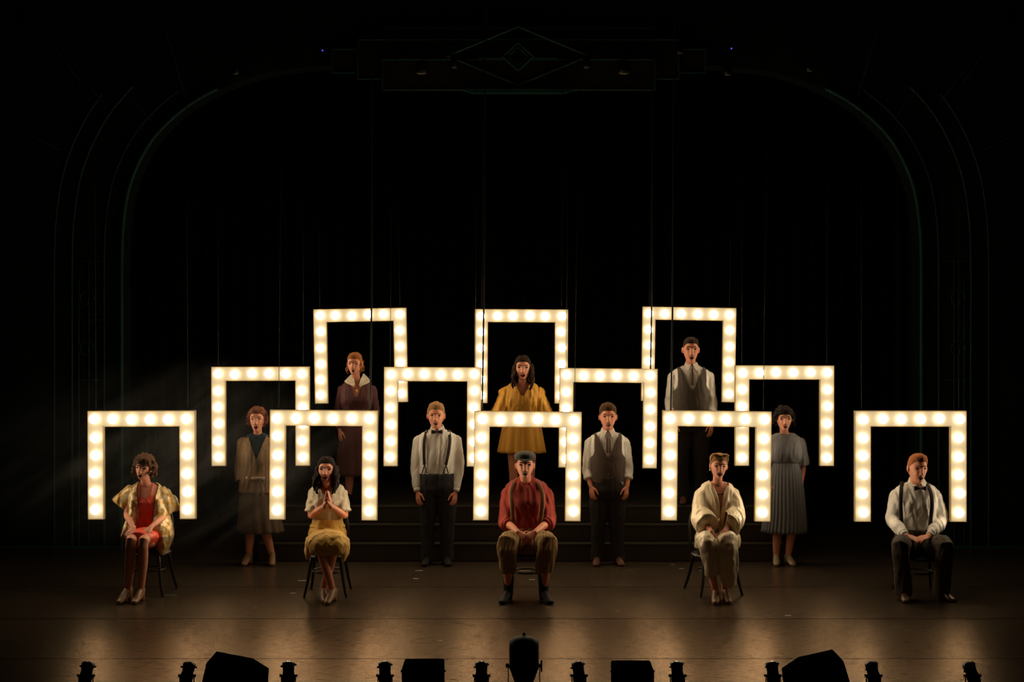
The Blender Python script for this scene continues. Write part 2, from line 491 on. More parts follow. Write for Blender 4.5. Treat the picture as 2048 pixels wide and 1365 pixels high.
for px, py, r, lab in ((843, 144, .075, 'larger lamp under the arch header, left of its diamond'), (1247, 144, .075, 'larger lamp under the arch header, right of its diamond'),
                       (908, 134, .045, 'small lamp at the left tip of the header diamond'), (1173, 134, .045, 'small lamp at the right tip of the header diamond'),
                       (472, 146, .045, 'dim lamp high on the left curve of the arch'), (1619, 140, .045, 'dim lamp high on the right curve of the arch'),
                       (1360, 106, .035, 'small lamp at the right end of the header'), (1455, 148, .05, 'dim lamp just right of the header below the arch')):
    house_lamp(px, py, PY - .26, r, lab, M_lens)
for px, py, side in ((645, 101, 'left'), (1463, 97, 'right')):
    p = W(px, py, PY - .1)
    t = empty('indicator_light', p, 'tiny blue indicator light above the %s end of the header' % side, 'light', 'blue indicator lights')
    obj('housing', box(p + (0, .05, 0), (.05, .09, .05), bev=.006), M_black, t, smooth=False)
    obj('diode', ellipsoid(p, .008), M_led, t)

# stepped riser platform behind the middle row
M_riser = mat('dark brown painted riser', (.028, .022, .014), .5, noise=.35, nscale=4, bump=.2, bscale=20)
pf = empty('stage_riser', (0.1, .8, 0), 'dark stepped riser platform under the back row', 'platform')
for i, (y0, z0, z1) in enumerate(((.30, 0, .2), (.46, .2, .39), (.62, .39, .578))):
    obj('step', box((.1, (y0 + 3.0) / 2, (z0 + z1) / 2), (5.9 - i * .02, 3.0 - y0, z1 - z0 - .003), bev=.004), M_riser, pf, smooth=False)
    obj('nosing', box((.1, y0 - .003, z1 - .012), (5.9, .012, .024), bev=.003), M_riser, pf, smooth=False)

# ------------------------------------------------------------------ marquee frames
bm = bmesh.new(); bmesh.ops.create_icosphere(bm, subdivisions=3, radius=.047)
bulb_me = bpy.data.meshes.new('bulb'); bm.to_mesh(bulb_me); bm.free(); bulb_me.shade_smooth(); bulb_me.materials.append(M_bulb)
bm = bmesh.new(); bmesh.ops.create_cone(bm, segments=16, radius1=.03, radius2=.026, depth=.03, cap_ends=True)
bmesh.ops.rotate(bm, verts=bm.verts, matrix=Matrix.Rotation(PI / 2, 3, 'X'))
sock_me = bpy.data.meshes.new('socket'); bm.to_mesh(sock_me); bm.free(); sock_me.materials.append(mat('cream bulb socket', (.7, .6, .42), .5))

def u_slab(w, h, b, y0, y1, inset=0.0):
    x = w / 2 - inset; t = h - inset; i = w / 2 - b + inset; j = h - b + inset; z0 = inset
    out = [(-x, z0), (-x, t), (x, t), (x, z0), (i, z0), (i, j), (-i, j), (-i, z0)]
    V = [(p[0], y0, p[1]) for p in out] + [(p[0], y1, p[1]) for p in out]
    Fc = [(0, 7, 6, 1), (1, 6, 5, 2), (2, 5, 4, 3)]
    Fc += [tuple(8 + k for k in f[::-1]) for f in Fc[:3]]
    for k in range(8):
        k2 = (k + 1) % 8; Fc.append((k, 8 + k, 8 + k2, k2)[::-1])
    return V, Fc
def u_wall(w, h, b, y0, y1, th=.008):
    def out(ins):
        x = w / 2 - ins; t = h - ins; i = w / 2 - b + ins; j = h - b + ins; z0 = ins
        return [(-x, z0), (-x, t), (x, t), (x, z0), (i, z0), (i, j), (-i, j), (-i, z0)]
    A, B = out(0), out(th)
    V = [(p[0], y0, p[1]) for p in A] + [(p[0], y1, p[1]) for p in A] + [(p[0], y0, p[1]) for p in B] + [(p[0], y1, p[1]) for p in B]
    Fc = []
    for k in range(8):
        k2 = (k + 1) % 8
        Fc += [(k, k2, 8 + k2, 8 + k), (16 + k, 24 + k, 24 + k2, 16 + k2), (k, 16 + k, 16 + k2, k2), (8 + k, 8 + k2, 24 + k2, 24 + k)]
    return V, Fc

def marquee(tl, tr, bl, br, Y, bar, label, wires, row):
    c = [W(*p, Y) for p in (tl, tr, bl, br)]
    w = (c[1][0] - c[0][0] + c[3][0] - c[2][0]) / 2
    h = (c[0][2] - c[2][2] + c[1][2] - c[3][2]) / 2
    base = (c[2] + c[3]) / 2; top = (c[0] + c[1]) / 2
    lean = math.atan2(top[0] - base[0], h)
    root = empty('marquee_frame', base, label, 'marquee light', row)
    root.rotation_euler = (0, lean, random.uniform(-.012, .012))
    b = bar / S(Y)
    def part(name, geo, m, smooth=False):
        me = mesh_from(name, geo[0], geo[1], smooth); me.materials.append(m)
        o = bpy.data.objects.new(name, me); COL.objects.link(o); o.parent = root; return o
    part('case', u_wall(w, h, b, -.030, .030), M_side)
    part('face_panel', u_slab(w, h, b, -.029, -.022, .0085), M_panel)
    part('back_fill_panel', u_slab(w, h, b, .022, .028, .0085), M_back)
    k = b * .5
    pos = [(-w / 2 + k + (w - 2 * k) * i / 5, h - k) for i in range(6)]
    step = (h - k - k * 1.25) / 5
    for i in range(1, 6):
        pos += [(-w / 2 + k, h - k - step * i), (w / 2 - k, h - k - step * i)]
    for x, z in pos:
        jx, jz = random.uniform(-.006, .006), random.uniform(-.006, .006)
        s = bpy.data.objects.new('socket', sock_me); COL.objects.link(s); s.parent = root; s.location = (x, -.030, z)
        o = bpy.data.objects.new('bulb', bulb_me); COL.objects.link(o); o.parent = root; o.location = (x + jx, -.060, z + jz)
    for x, kind in wires:
        Lz = 7.344 - base[2]
        xx = x / S(Y)
        if kind == 'cable':
            pts = [(xx + .006 * math.sin(t * 9), -.004, h - .004 + (Lz - h) * t) for t in np.linspace(0, 1, 12)]
            part('power_cable', tube(pts, .0085, n=6), M_cable, True)
        else:
            part('suspension_wire', tube([(xx, -.004, h - .004), (xx, -.004, Lz)], .003, n=5), M_wire, True)
    return root

FY, MY, BY = -1.6, 0.0, 0.78
FR = [
 ((176, 822), (392, 822), (178, 1038), (392, 1039), FY, 31.5, 'front row marquee frame farthest left, around the woman in gold brocade', [(-92, 'w'), (92, 'w')]),
 ((541, 820), (756, 822), (539, 1039), (755, 1041), FY, 31, 'front row marquee frame around the praying woman in a yellow skirt', [(-91, 'w'), (92, 'cable')]),
 ((949, 823), (1163, 824), (946, 1040), (1161, 1043), FY, 31, 'front row marquee frame in the middle, around the seated boy in a cap', [(-92, 'cable'), (93, 'w')]),
 ((1325, 821), (1542, 824), (1322, 1041), (1540, 1043), FY, 31, 'front row marquee frame around the seated woman in a cream satin robe', [(-92, 'cable'), (93, 'w')]),
 ((1709, 822), (1931, 822), (1709, 1044), (1931, 1043), FY, 31.5, 'front row marquee frame farthest right, around the seated man in suspenders', [(-97, 'w'), (97, 'w')]),
 ((424, 734), (619, 734), (424, 932), (620, 932), MY, 28, 'middle row marquee frame farthest left, around the woman in a glittery coat', [(-85, 'w'), (85, 'w')]),
 ((768, 735), (963, 735), (768, 932), (961, 934), MY, 28, 'middle row marquee frame around the standing man in dark suspenders', [(-85, 'w'), (85, 'w')]),
 ((1119, 737), (1315, 738), (1117, 935), (1313, 937), MY, 28, 'middle row marquee frame around the standing man in a brown vest', [(-85, 'w'), (84, 'cable')]),
 ((1470, 732), (1667, 731), (1469, 933), (1667, 931), MY, 28, 'middle row marquee frame farthest right, around the woman in a grey-blue dress', [(-85, 'w'), (85, 'w')]),
 ((627, 619), (813, 616), (631, 807), (816, 805), BY, 26, 'back row marquee frame on the left, slightly tilted, around the woman in burgundy', [(-80, 'w'), (80, 'w')]),
 ((950, 619), (1136, 619), (949, 807), (1135, 807), BY, 26, 'back row marquee frame in the middle, around the woman in a mustard dress', [(-80, 'w'), (80, 'w')]),
 ((1285, 615), (1472, 615), (1282, 803), (1469, 804), BY, 26, 'back row marquee frame on the right, around the man in a grey vest', [(-80, 'w'), (80, 'w')]),
]
for i, f in enumerate(FR):
    marquee(*f, 'front row marquee frames' if i < 5 else 'middle row marquee frames' if i < 9 else 'back row marquee frames')
for Y, lab in ((FY, 'front'), (MY, 'middle'), (BY, 'rear')):
    t = obj('batten_pipe', tube([(-6.5, Y, 7.37), (6.5, Y, 7.37)], .024, n=10, cap=.1, side=(0, 1, 0)), M_black)
    tag(t, 'black %s overhead pipe that the marquee frames hang from' % lab, 'pipe', 'overhead pipes')
# ------------------------------------------------------------------ people
K = 1.13      # head scale
M_skin = {}
def skin(i):
    c = ((.63, .235, .135), (.50, .20, .12), (.68, .27, .165))[i]
    return mat(('warm skin', 'olive skin', 'fair skin')[i], c, .5, noise=.06, nscale=25, bump=.05, bscale=120)
M_lips = mat('red lips', (.40, .05, .04), .35)
M_lips2 = mat('pale lips', (.42, .14, .11), .45)
M_mouth = mat('open mouth', (.025, .004, .004), .8, spec=.05)
M_teeth = mat('teeth', (.75, .68, .58), .3)
M_eye = mat('eye white', (.38, .33, .28), .2)
M_iris = mat('dark iris', (.012, .008, .006), .15)

def sstep(x): 
    x = np.clip(x, 0, 1); return x * x * (3 - 2 * x)
def grid(nu, nv):
    th = np.linspace(.02, PI - .02, nv); ph = np.linspace(-PI, PI, nu, endpoint=False)
    T, Pp = np.meshgrid(th, ph, indexing='ij')
    Fc = []
    for i in range(nv - 1):
        for j in range(nu):
            j2 = (j + 1) % nu
            Fc.append((i * nu + j, (i + 1) * nu + j, (i + 1) * nu + j2, i * nu + j2))
    Fc.append(tuple(range(nu))); Fc.append(tuple((nv - 1) * nu + j for j in range(nu))[::-1])
    return T.ravel(), Pp.ravel(), Fc
def g2(a, b): return np.exp(-a * a - b * b)
def head_surf(T, Pp, sp, face=True):
    """head-local surface: x right, -y forward, z up, origin at the eye line"""
    s, c = np.sin(T), np.cos(T)
    t = np.clip(-c, 0, 1)
    cp = np.cos(Pp); front = np.clip(cp * 1.6, 0, 1)
    pw = np.where(c < 0, .55, .8)
    x = .0765 * np.sin(Pp) * s ** .72 * (1 - .17 * t ** 1.4 - (.06 if sp['sex'] == 'f' else .0) * t)
    yf = -.090 * cp * s ** pw; yb = -.100 * cp * s ** .9 * (1 - .5 * t)
    y = np.where(cp > 0, yf, yb)
    z = .115 * c
    jaw = sp.get('jaw', .010)
    if face:
        lo = sstep((-z - .055) / .04) * front
        z = z - jaw * lo; 
        y -= .010 * g2(x / .026, (z + .108) / .022) * front
        nz = np.clip((.012 - z) / .058, 0, 1)
        y -= front * (.004 + .022 * nz) * np.exp(-(x / (.010 + .007 * nz)) ** 2) * sstep((z + .056) / .010) * sstep((.020 - z) / .02)
        y -= front * .008 * g2((np.abs(x) - .012) / .006, (z + .044) / .007)
        y -= front * .006 * g2((np.abs(x) - .030) / .024, (z - .020) / .008)
        y += front * .013 * g2((np.abs(x) - .032) / .015, (z - .001) / .011)
        y -= front * .006 * g2((np.abs(x) - .042) / .016, (z + .030) / .016)
        if sp.get('smile'): y -= front * .006 * g2((np.abs(x) - .036) / .012, (z + .042) / .014)
        y += front * .004 * g2(x / .020, (z + .074 + jaw * .4) / (.009 + jaw * .4))
        y -= front * .004 * g2(x / .024, (z + .062) / .005) + front * .005 * g2(x / .020, (z + .087 + jaw) / .006)
    return np.stack([x, y, z], 1)

def make_hair(sp, toW, m, parent):
    h = sp['hair']
    T, Pp, Fc = grid(96, 64)
    B = head_surf(T, Pp, sp, False)
    x, y, z = B.T
    zf = z + h.get('fringe', 0)
    yl = np.interp(zf, [-.13, -.07, -.03, .0, .03, .058, .074], [.05, .03, .012, -.010, -.045, -.072, -.3])
    if h.get('cover'): yl = np.interp(zf, [-.13, -.05, .0, .03, .058, .074], [-.005, -.03, -.045, -.062, -.075, -.3])
    mk = sstep((y - yl) / .014) * sstep((z - h.get('down', -.08)) / .02 + 1)
    top = sstep((z - .02) / .07)
    th = h['side'] * (1 - top) + h['top'] * top
    if h.get('swoop'): th = th + h['swoop'] * top * sstep((-y + .03) / .08) * (1 + .5 * np.sign(h.get('part', 1)) * x / .07)
    an = np.arctan2(x, -y)
    l = h.get('lump', 0); f = h.get('lf', 60)
    wp = 2.2 * np.sin(x * 50 + z * 31) + 1.5 * np.sin(y * 47 - z * 60 + 1)
    th = th * (1 + .09 * np.sin(an * 23 + wp + z * 60) + .07 * np.sin(an * 51 + 1.7 * wp - z * 90 + x * 120))
    if l: th = th + l * (np.sin(x * f + 1.3 * np.sin(z * f)) * np.sin(z * f * 1.1 + y * f) + .6 * np.sin(y * f * 1.5 + x * f * .8 + 2) * np.sin(z * f * 1.7))
    if h.get('part'):
        th = th - .006 * np.exp(-((x - .03 * h['part']) / .006) ** 2) * top
    lift = sstep((zf - np.interp(np.abs(x), [0, .05, .075], [.070, .058, .02])) / .035 * .7 + .35 + sstep((y + .02) / .03))
    th = th * np.where(y < .02, lift, 1.0)
    d = B / (np.linalg.norm(B, axis=1)[:, None] + 1e-9)
    V = B * (1 - .10 * (1 - mk))[:, None] + d * (th * mk)[:, None]
    geos = [(toW(V), Fc)]
    rs = np.random.RandomState(sp.get('seed', 1))
    if h.get('locks'):
        n, Lg, rad, spread = h['locks']
        for i in range(n):
            a = math.radians(58 + 244 * i / (n - 1))          # around the back from one temple to the other
            ex = math.sin(a) * .080; ey = -math.cos(a) * .075 + .015
            z0 = .03 - .02 * abs(math.cos(a))
            ll = Lg * (1 - .25 * (i % 3) / 2) ; ph = rs.rand() * 6
            pts = []; rr = []
            for q in np.linspace(0, 1, 9):
                o = 1 + spread * math.sin(q * PI * .75)
                w = h.get('wave', .01)
                fwd = -.055 * sstep(q) * (abs(math.sin(a)) ** 3) if h.get('fwd', True) else 0
                pts.append((ex * o + w * math.sin(q * 11 + ph), ey * o + fwd + w * math.cos(q * 11 + ph) * .7, z0 - ll * q))
                rr.append(rad * (1.0 + .3 * math.sin(q * 9 + ph)) * (1 - .55 * q ** 2))
            P = toW(np.array(pts)); geos.append(tube(P, rr, n=8, k=2, ripple=(4, .1)))
    for (c, r) in h.get('rolls', []):
        geos.append((lambda g: (toW(g[0]), g[1]))(ellipsoid(c, r, nu=18, nv=12)))
    if h.get('curls'):
        n, r, zr, out = h['curls']
        for i in range(n):
            a = rs.uniform(-PI * .93, PI * .93) ; zz = rs.uniform(*zr)
            if abs(a) < 1.05 and zz < .07 - h.get('fringe', 0): a = math.copysign(rs.uniform(1.15, 2.9), a)
            ss = math.sqrt(max(.08, 1 - (zz / .125) ** 2)) if zz > 0 else 1.0
            q = np.array([math.sin(a) * (.078 + out) * ss, -math.cos(a) * (.088 + out) * ss + .008, zz])
            hel = [q + np.array([r * 1.1 * math.cos(t + i), r * .6 * math.sin(t), .006 * t - .02 + r * .9 * math.sin(t + i)]) for t in np.linspace(0, 5.2, 9)]
            geos.append(tube(toW(np.array(hel)), r * .42, n=6, k=1))
    return obj('hair', join(*geos), m, parent)

def build_head(sp, c, parent):
    R = rotm(rx=-sp.get('pitch', 0), rz=sp.get('yaw', 0)); R = rotm(ry=sp.get('roll', 0)) @ R
    k = sp.get('hk', K)
    zs = sp.get('zs', 1.07)
    def toW(V):
        V = np.array(V, float) * k; V[:, 2] = np.where(V[:, 2] < 0, V[:, 2] * zs, V[:, 2] * .96)
        return V @ R.T + c
    T, Pp, Fc = grid(64, 54)
    V = head_surf(T, Pp, sp)
    geo = [(toW(V), Fc)]
    for s in (-1, 1):
        g = ellipsoid((s * .081, .012, -.010), (.011, .019, .031), rotm(rz=s * .35))
        geo.append((toW(g[0]), g[1]))
    def surf_y(x, z):
        i = np.argmin((V[:, 0] - x) ** 2 + (V[:, 2] - z) ** 2 + (V[:, 1] > 0) * 1.0); return V[i, 1]
    for s in (-1, 1):
        x = s * .032; y = surf_y(x, 0)
        e = obj('eye', (lambda g: (toW(g[0]), g[1]))(ellipsoid((x, y + .0085, .0), (.0165, .0125, .0100), nu=12, nv=8)), M_eye, parent)
        obj('iris', (lambda g: (toW(g[0]), g[1]))(ellipsoid((x, y - .0025, .0005), (.0084, .0035, .0084), nu=10, nv=6)), M_iris, e)
        lid = [(x + .019 * t, y - .003 + .005 * t * t, .0100 - .007 * t * t) for t in np.linspace(-1, 1, 6)]
        obj('eyelid', tube(toW(np.array(lid)), .0042 * k, n=6), sp.get('browm', sp['hairm']), parent)
        br = [(x + s * .021 * t, surf_y(x + s * .021 * t, .022) - .001, .0225 + sp.get('brow', .003) * (1 - t * t) - sp.get('worry', 0) * t) for t in np.linspace(-.45, 1, 6)]
        obj('eyebrow', tube(toW(np.array(br)), [.004 * k, .0055 * k, .0055 * k, .005 * k, .004 * k, .002 * k], n=6), sp.get('browm', sp['hairm']), parent)
    jaw = sp.get('jaw', .010); w = sp.get('mw', .021); mh = .005 + jaw * .75
    mz = -.073 - jaw * .45; my = surf_y(0, -.062) + .002
    lm = M_lips if sp['sex'] == 'f' else M_lips2
    mo = obj('mouth', (lambda g: (toW(g[0]), g[1]))(ellipsoid((0, my + .005, mz), (w * .92, .009, mh), nu=14, nv=8)), M_mouth, parent)
    sm = .007 if sp.get('smile') else .001
    ring = [(w * math.cos(a), my + .004 * abs(math.cos(a)) ** 2 * 2, mz + mh * math.sin(a) + sm * abs(math.cos(a)) ** 2) for a in np.linspace(0, 2 * PI, 17)]
    obj('lips', tube(toW(np.array(ring)), .0042 * k if sp['sex'] == 'f' else .0034 * k, n=6), lm, parent)
    te = [(w * .62 * t, my - .003 + .004 * t * t, mz + mh * .55 + sm * t * t * .6) for t in np.linspace(-1, 1, 5)]
    obj('teeth', tube(toW(np.array(te)), .0022 * k, n=6), M_teeth, mo)
    make_hair(sp, toW, sp['hairm'], parent)
    return geo, toW, R

def hand(wr, d, nrm, curl=.35, thumb=1, k=1.06, spread=.10, cr=None):
    """palm, four fingers and a thumb; d towards the fingers, nrm out of the back of the hand, thumb=+-1 its side along d x nrm"""
    d = np.array(d, float); d /= np.linalg.norm(d)
    nrm = np.array(nrm, float); nrm = nrm - nrm.dot(d) * d; nrm /= np.linalg.norm(nrm)
    sd = np.cross(d, nrm) * thumb
    wr = np.array(wr, float); g = []
    g.append(tube([wr - d * .02, wr + d * .02 * k, wr + d * .055 * k, wr + d * .085 * k], [(.025, .019), (.030, .017), (.039, .015), (.037, .012)], side=sd, n=14, k=2, cap=.5))
    for i, (o, L) in enumerate(((.030, .070), (.010, .080), (-.010, .075), (-.029, .060))):
        p = wr + d * (.082 - abs(o) * .12) * k + sd * o * k
        dd = d + sd * o * spread * 30 * .12 / .1 * .3; dd /= np.linalg.norm(dd)
        cc = (cr[i] if cr else curl)
        pts = [p - dd * .015, p]; a = cc * .6
        for seg in (.45, .32, .23):
            v = dd * math.cos(a) - nrm * math.sin(a)
            p = p + v * L * seg * k; pts.append(p); a += cc
        g.append(tube(pts, [.0095, .0098, .0090, .0082, .0068], side=sd, n=9, k=1, cap=.9))
    p = wr + d * .018 + sd * .020; v = d * .62 + sd * .68 - nrm * .25; v /= np.linalg.norm(v)
    p1 = p + v * .045 * k; v2 = v * .5 + d * .8 - nrm * .15; v2 /= np.linalg.norm(v2); p2 = p1 + v2 * .032 * k; p3 = p2 + (v2 + d * .2) * .024 * k
    g.append(tube([p, p1, p2, p3], [.016, .0125, .0105, .0078], n=9, cap=.9))
    return g

def shoe_geo(an, d, heel=.015, L=.25, w=.042, boot=0.0):
    """shoe under an ankle point; d heading in the floor plane; stands on z = an floor"""
    d = np.array([d[0], d[1], 0.]); d /= np.linalg.norm(d); z0 = an[2]
    o = np.array([an[0], an[1], 0.])
    sd = np.array([-d[1], d[0], 0])
    P = [o - d * .055 + (0, 0, z0 + .045 + heel), o + (0, 0, z0 + .050 + heel), o + d * L * .35 + (0, 0, z0 + .042 + heel * .4), o + d * L * .58 + (0, 0, z0 + .030), o + d * L * .74 + (0, 0, z0 + .022)]
    R = [(.028, .040), (.034, .048), (.038, .036), (w, .028), (w * .72, .020)]
    g = [tube(P, R, side=sd, n=14, k=2, cap=.8)]
    g.append(tube([o - d * .045 + (0, 0, z0 + .004), o - d * .045 + (0, 0, z0 + .03 + heel)], [.024, .027], n=10, cap=.1))
    if boot: g.append(tube([o + (0, 0, z0 + .05), o + (0, 0.01, z0 + boot)], [.045, .056], n=12, cap=.3))
    V, Fc = join(*g); V[:, 2] = np.maximum(V[:, 2], z0 + .001)
    return V, Fc

def person(sp):
    base = np.array(sp['base'], float)
    root = empty('person', base, sp['label'], 'person')
    sk = skin(sp.get('skin', 0))
    f = sp['sex'] == 'f'
    hc = W(*sp['head'], sp['hy'])
    hg, toW, HR = build_head(sp, hc, root)
    geo = list(hg)
    sh = [W(*p) for p in sp['sh']]              # shoulder joints L, R
    nb = (sh[0] + sh[1]) / 2 + np.array([0, .01, .03])
    nr = .047 if f else .055
    chin = toW([[0, .018, -.075]])[0]
    geo.append(tube([nb - (0, -.01, .06), nb, (nb + chin) / 2 + (0, .004, 0), chin], [nr * 1.25, nr * 1.1, nr, nr], n=18, k=2, cap=.3))
    # torso
    T = [tuple(W(cx, py, yy)[[0, 1, 2]]) + (hw / S(yy), dp) for py, cx, yy, hw, dp in sp['torso']]
    ins = sp.get('inset', .014)
    geo.append(stack([(x, y, z, a - ins, b - ins) for x, y, z, a, b in T]))
    arms = []
    for i in (0, 1):
        s_, e_, w_ = sh[i], W(*sp['el'][i]), W(*sp['wr'][i])
        arms.append((s_, e_, w_))
        kk = .9 if f else 1.05
        geo.append(tube([s_ + (0, 0, 0), (s_ + e_) / 2, e_, (e_ * .6 + w_ * .4), w_], [.040 * kk, .042 * kk, .037 * kk, .036 * kk, .026 * kk], n=14, k=3))
        geo += hand(w_, *sp['hands'][i])
    legs = []
    for i in (0, 1):
        h_, k_, a_ = W(*sp['hip'][i]), W(*sp['kn'][i]), np.array(sp['an'][i], float)
        legs.append((h_, k_, a_))
        kk = .95 if f else 1.0
        geo.append(tube([h_, (h_ + k_) / 2, k_, k_ * .65 + a_ * .35 + (0, .012, 0), a_ + (0, 0, .09)], [.078 * kk, .070 * kk, .053 * kk, .052 * kk, .034 * kk], n=14, k=3))
        d = np.array(sp.get('toe', [(0, -1), (0, -1)])[i]); d = np.array([d[0], d[1], 0.]) 
        geo.append(tube([a_ + (0, 0, .09), a_ + d * .03 + (0, 0, .055), a_ + d * .13 + (0, 0, .03)], [.032, .033, .028], n=10, k=2))
    bake('body', join(*geo), sk, root, voxel=.0052, smooth=2, dec=.42)
    sh_m = sp['shoem']
    for i in (0, 1):
        d = sp.get('toe', [(0, -1), (0, -1)])[i]
        bake('shoe', shoe_geo(legs[i][2], d, sp.get('heel', .02), .23 if f else .27, .038 if f else .046, sp.get('boot', 0)), sh_m, root, voxel=.007, smooth=2)
    return root, T, sh, arms, legs, toW

def upto(arm, t, infl, r0=.050, r1=.044, r2=.032, flare=None):
    """sleeve tube along an arm; t=1 elbow, 2 wrist"""
    s_, e_, w_ = arm
    pts = [s_, (s_ + e_) / 2, e_, (e_ + w_) / 2, w_]; rr = [r0, (r0 + r1) / 2, r1, (r1 + r2) / 2, r2]
    ts = np.linspace(0, t, 7)
    P = [np.array([np.interp(q, [0, .5, 1, 1.5, 2], [p[c] for p in pts]) for c in range(3)]) for q in ts]
    R = [np.interp(q, [0, .5, 1, 1.5, 2], rr) + infl for q in ts]
    if flare: R = [r + flare * (i / 6) ** 1.5 for i, r in enumerate(R)]
    d = P[1] - P[0]; d = d / np.linalg.norm(d)
    return P, R
def cap_of(arm, r):
    s_ = arm[0]
    return ellipsoid(s_ + (0, 0, -.006), (r, r * 1.02, r * .96), nu=18, nv=12)
def body_shell(T, grow, z0=None, z1=None):
    return stack([(x, y, z, a + grow, b + grow) for x, y, z, a, b in T])
def front_y(T, x, z, grow=0):
    zs = [t[2] for t in T][::-1]; g = lambda k: np.interp(z, zs, [t[k] for t in T][::-1])
    a, b = g(3) + grow, g(4) + grow; u = min(abs((x - g(0)) / a), .97)
    return g(1) - b * (1 - u ** 2.3) ** (1 / 2.3)
def strap(T, pts, wd, th, grow, m, root, name='suspender'):
    """flat band lying on the chest through (px, py) points"""
    P = []
    YY = T[len(T) // 2][1]
    if name == 'suspender':
        w_ = W(*pts[0], YY - .1); P = [(w_[0], YY - .03, w_[2] - .004)]
    for px, py in pts:
        w_ = W(px, py, YY - .1); P.append((w_[0], front_y(T, w_[0], w_[2], grow), w_[2]))
    return obj(name, tube(P, [(wd, th)] * len(P), side=(1, 0, 0), n=8, k=3, cap=.3), m, root)
def bow_tie(c, m, root, w=.062, h=.024):
    g = [ellipsoid(c, (.011, .012, .012), nu=10, nv=8)]
    for s in (-1, 1):
        P = [np.array(c) + (s * .006, 0, 0), np.array(c) + (s * w * .55, .002, 0), np.array(c) + (s * w, .006, 0)]
        g.append(tube(P, [(h * .35, .008), (h * .8, .009), (h, .007)], side=(0, 0, 1), n=10, k=2, cap=.2))
    return obj('bow_tie', join(*g), m, root)
def collar(c, m, root, r=.062, h=.05, pts=.05, sp_=1.0, back=.02, drop=.055, T=None):
    """shirt collar: a standing band and two pointed leaves"""
    n = 20; V = []; Fc = []
    ang = np.linspace(math.radians(-62), math.radians(242), n)
    prof = ((0, r * 1.12, 0.0), (h * .9, r * .98, .0), (h, r * 1.02, 0), (h * .2, r * 1.25, 0), (-.004, r * 1.30, 0))
    for (dz, rr, _) in prof:
        for a in ang:
            fr = max(0, -math.sin(a)); V.append((c[0] + rr * math.cos(a), c[1] + rr * math.sin(a) * 1.02, c[2] + dz + .018 * math.sin(a) * (1 if dz > 0 else 0)))
    for i in range(len(prof) - 1):
        for j in range(n - 1): Fc.append((i * n + j, i * n + j + 1, (i + 1) * n + j + 1, (i + 1) * n + j))
    b = obj('collar', (V, Fc), m, root)
    for s in (-1, 1):
        x0 = c[0] + s * .010; yf = c[1] - r * 1.1
        q = [(x0, yf + .004, c[2] + h * .35), (c[0] + s * r * 1.05, c[1] - r * .30, c[2] + h * .75), (c[0] + s * r * 1.28, c[1] - r * .35, c[2] + .0), (c[0] + s * (.018 + pts * .55), yf - .022, c[2] - drop + .01)]
        if T is not None: q = [(a_, min(b_, front_y(T, a_, c_, .034)) if i_ != 1 else b_ - .01, c_) for i_, (a_, b_, c_) in enumerate(q)]
        V = [np.array(p) + (0, dy, 0) for dy in (-.006, .004) for p in q]
        Fc = [(0, 1, 2, 3), (7, 6, 5, 4), (0, 4, 5, 1), (1, 5, 6, 2), (2, 6, 7, 3), (3, 7, 4, 0)]
        obj('collar_point', (V, Fc), m, root, smooth=False)
def buttons(T, pxs, grow, m, root):
    YY = T[len(T) // 2][1]
    for px, py in pxs:
        w_ = W(px, py, YY - .1)
        obj('button', ellipsoid((w_[0], front_y(T, w_[0], w_[2], grow), w_[2]), (.007, .004, .007), nu=10, nv=6), m, root)
def trousers(legs, T, m, root, waist, grow=.018, cuff=.085, wr=(.004, 1, 3), taper=.062, to=.05, name='trousers', extra=()):
    g = []
    for h_, k_, a_ in legs:
        end = a_ + np.array([0, .0, to])
        g.append(tube([h_ + (0, 0, .02), (h_ + k_) / 2, k_, (k_ + end) / 2, end], [.078 + grow + .012, .072 + grow + .008, .058 + grow, .054 + grow, taper + grow * .4], n=18, k=3, cap=.15))
    g.append(stack(waist))
    g += list(extra)
    return bake(name, join(*g), m, root, voxel=.009, smooth=4, wr=wr)
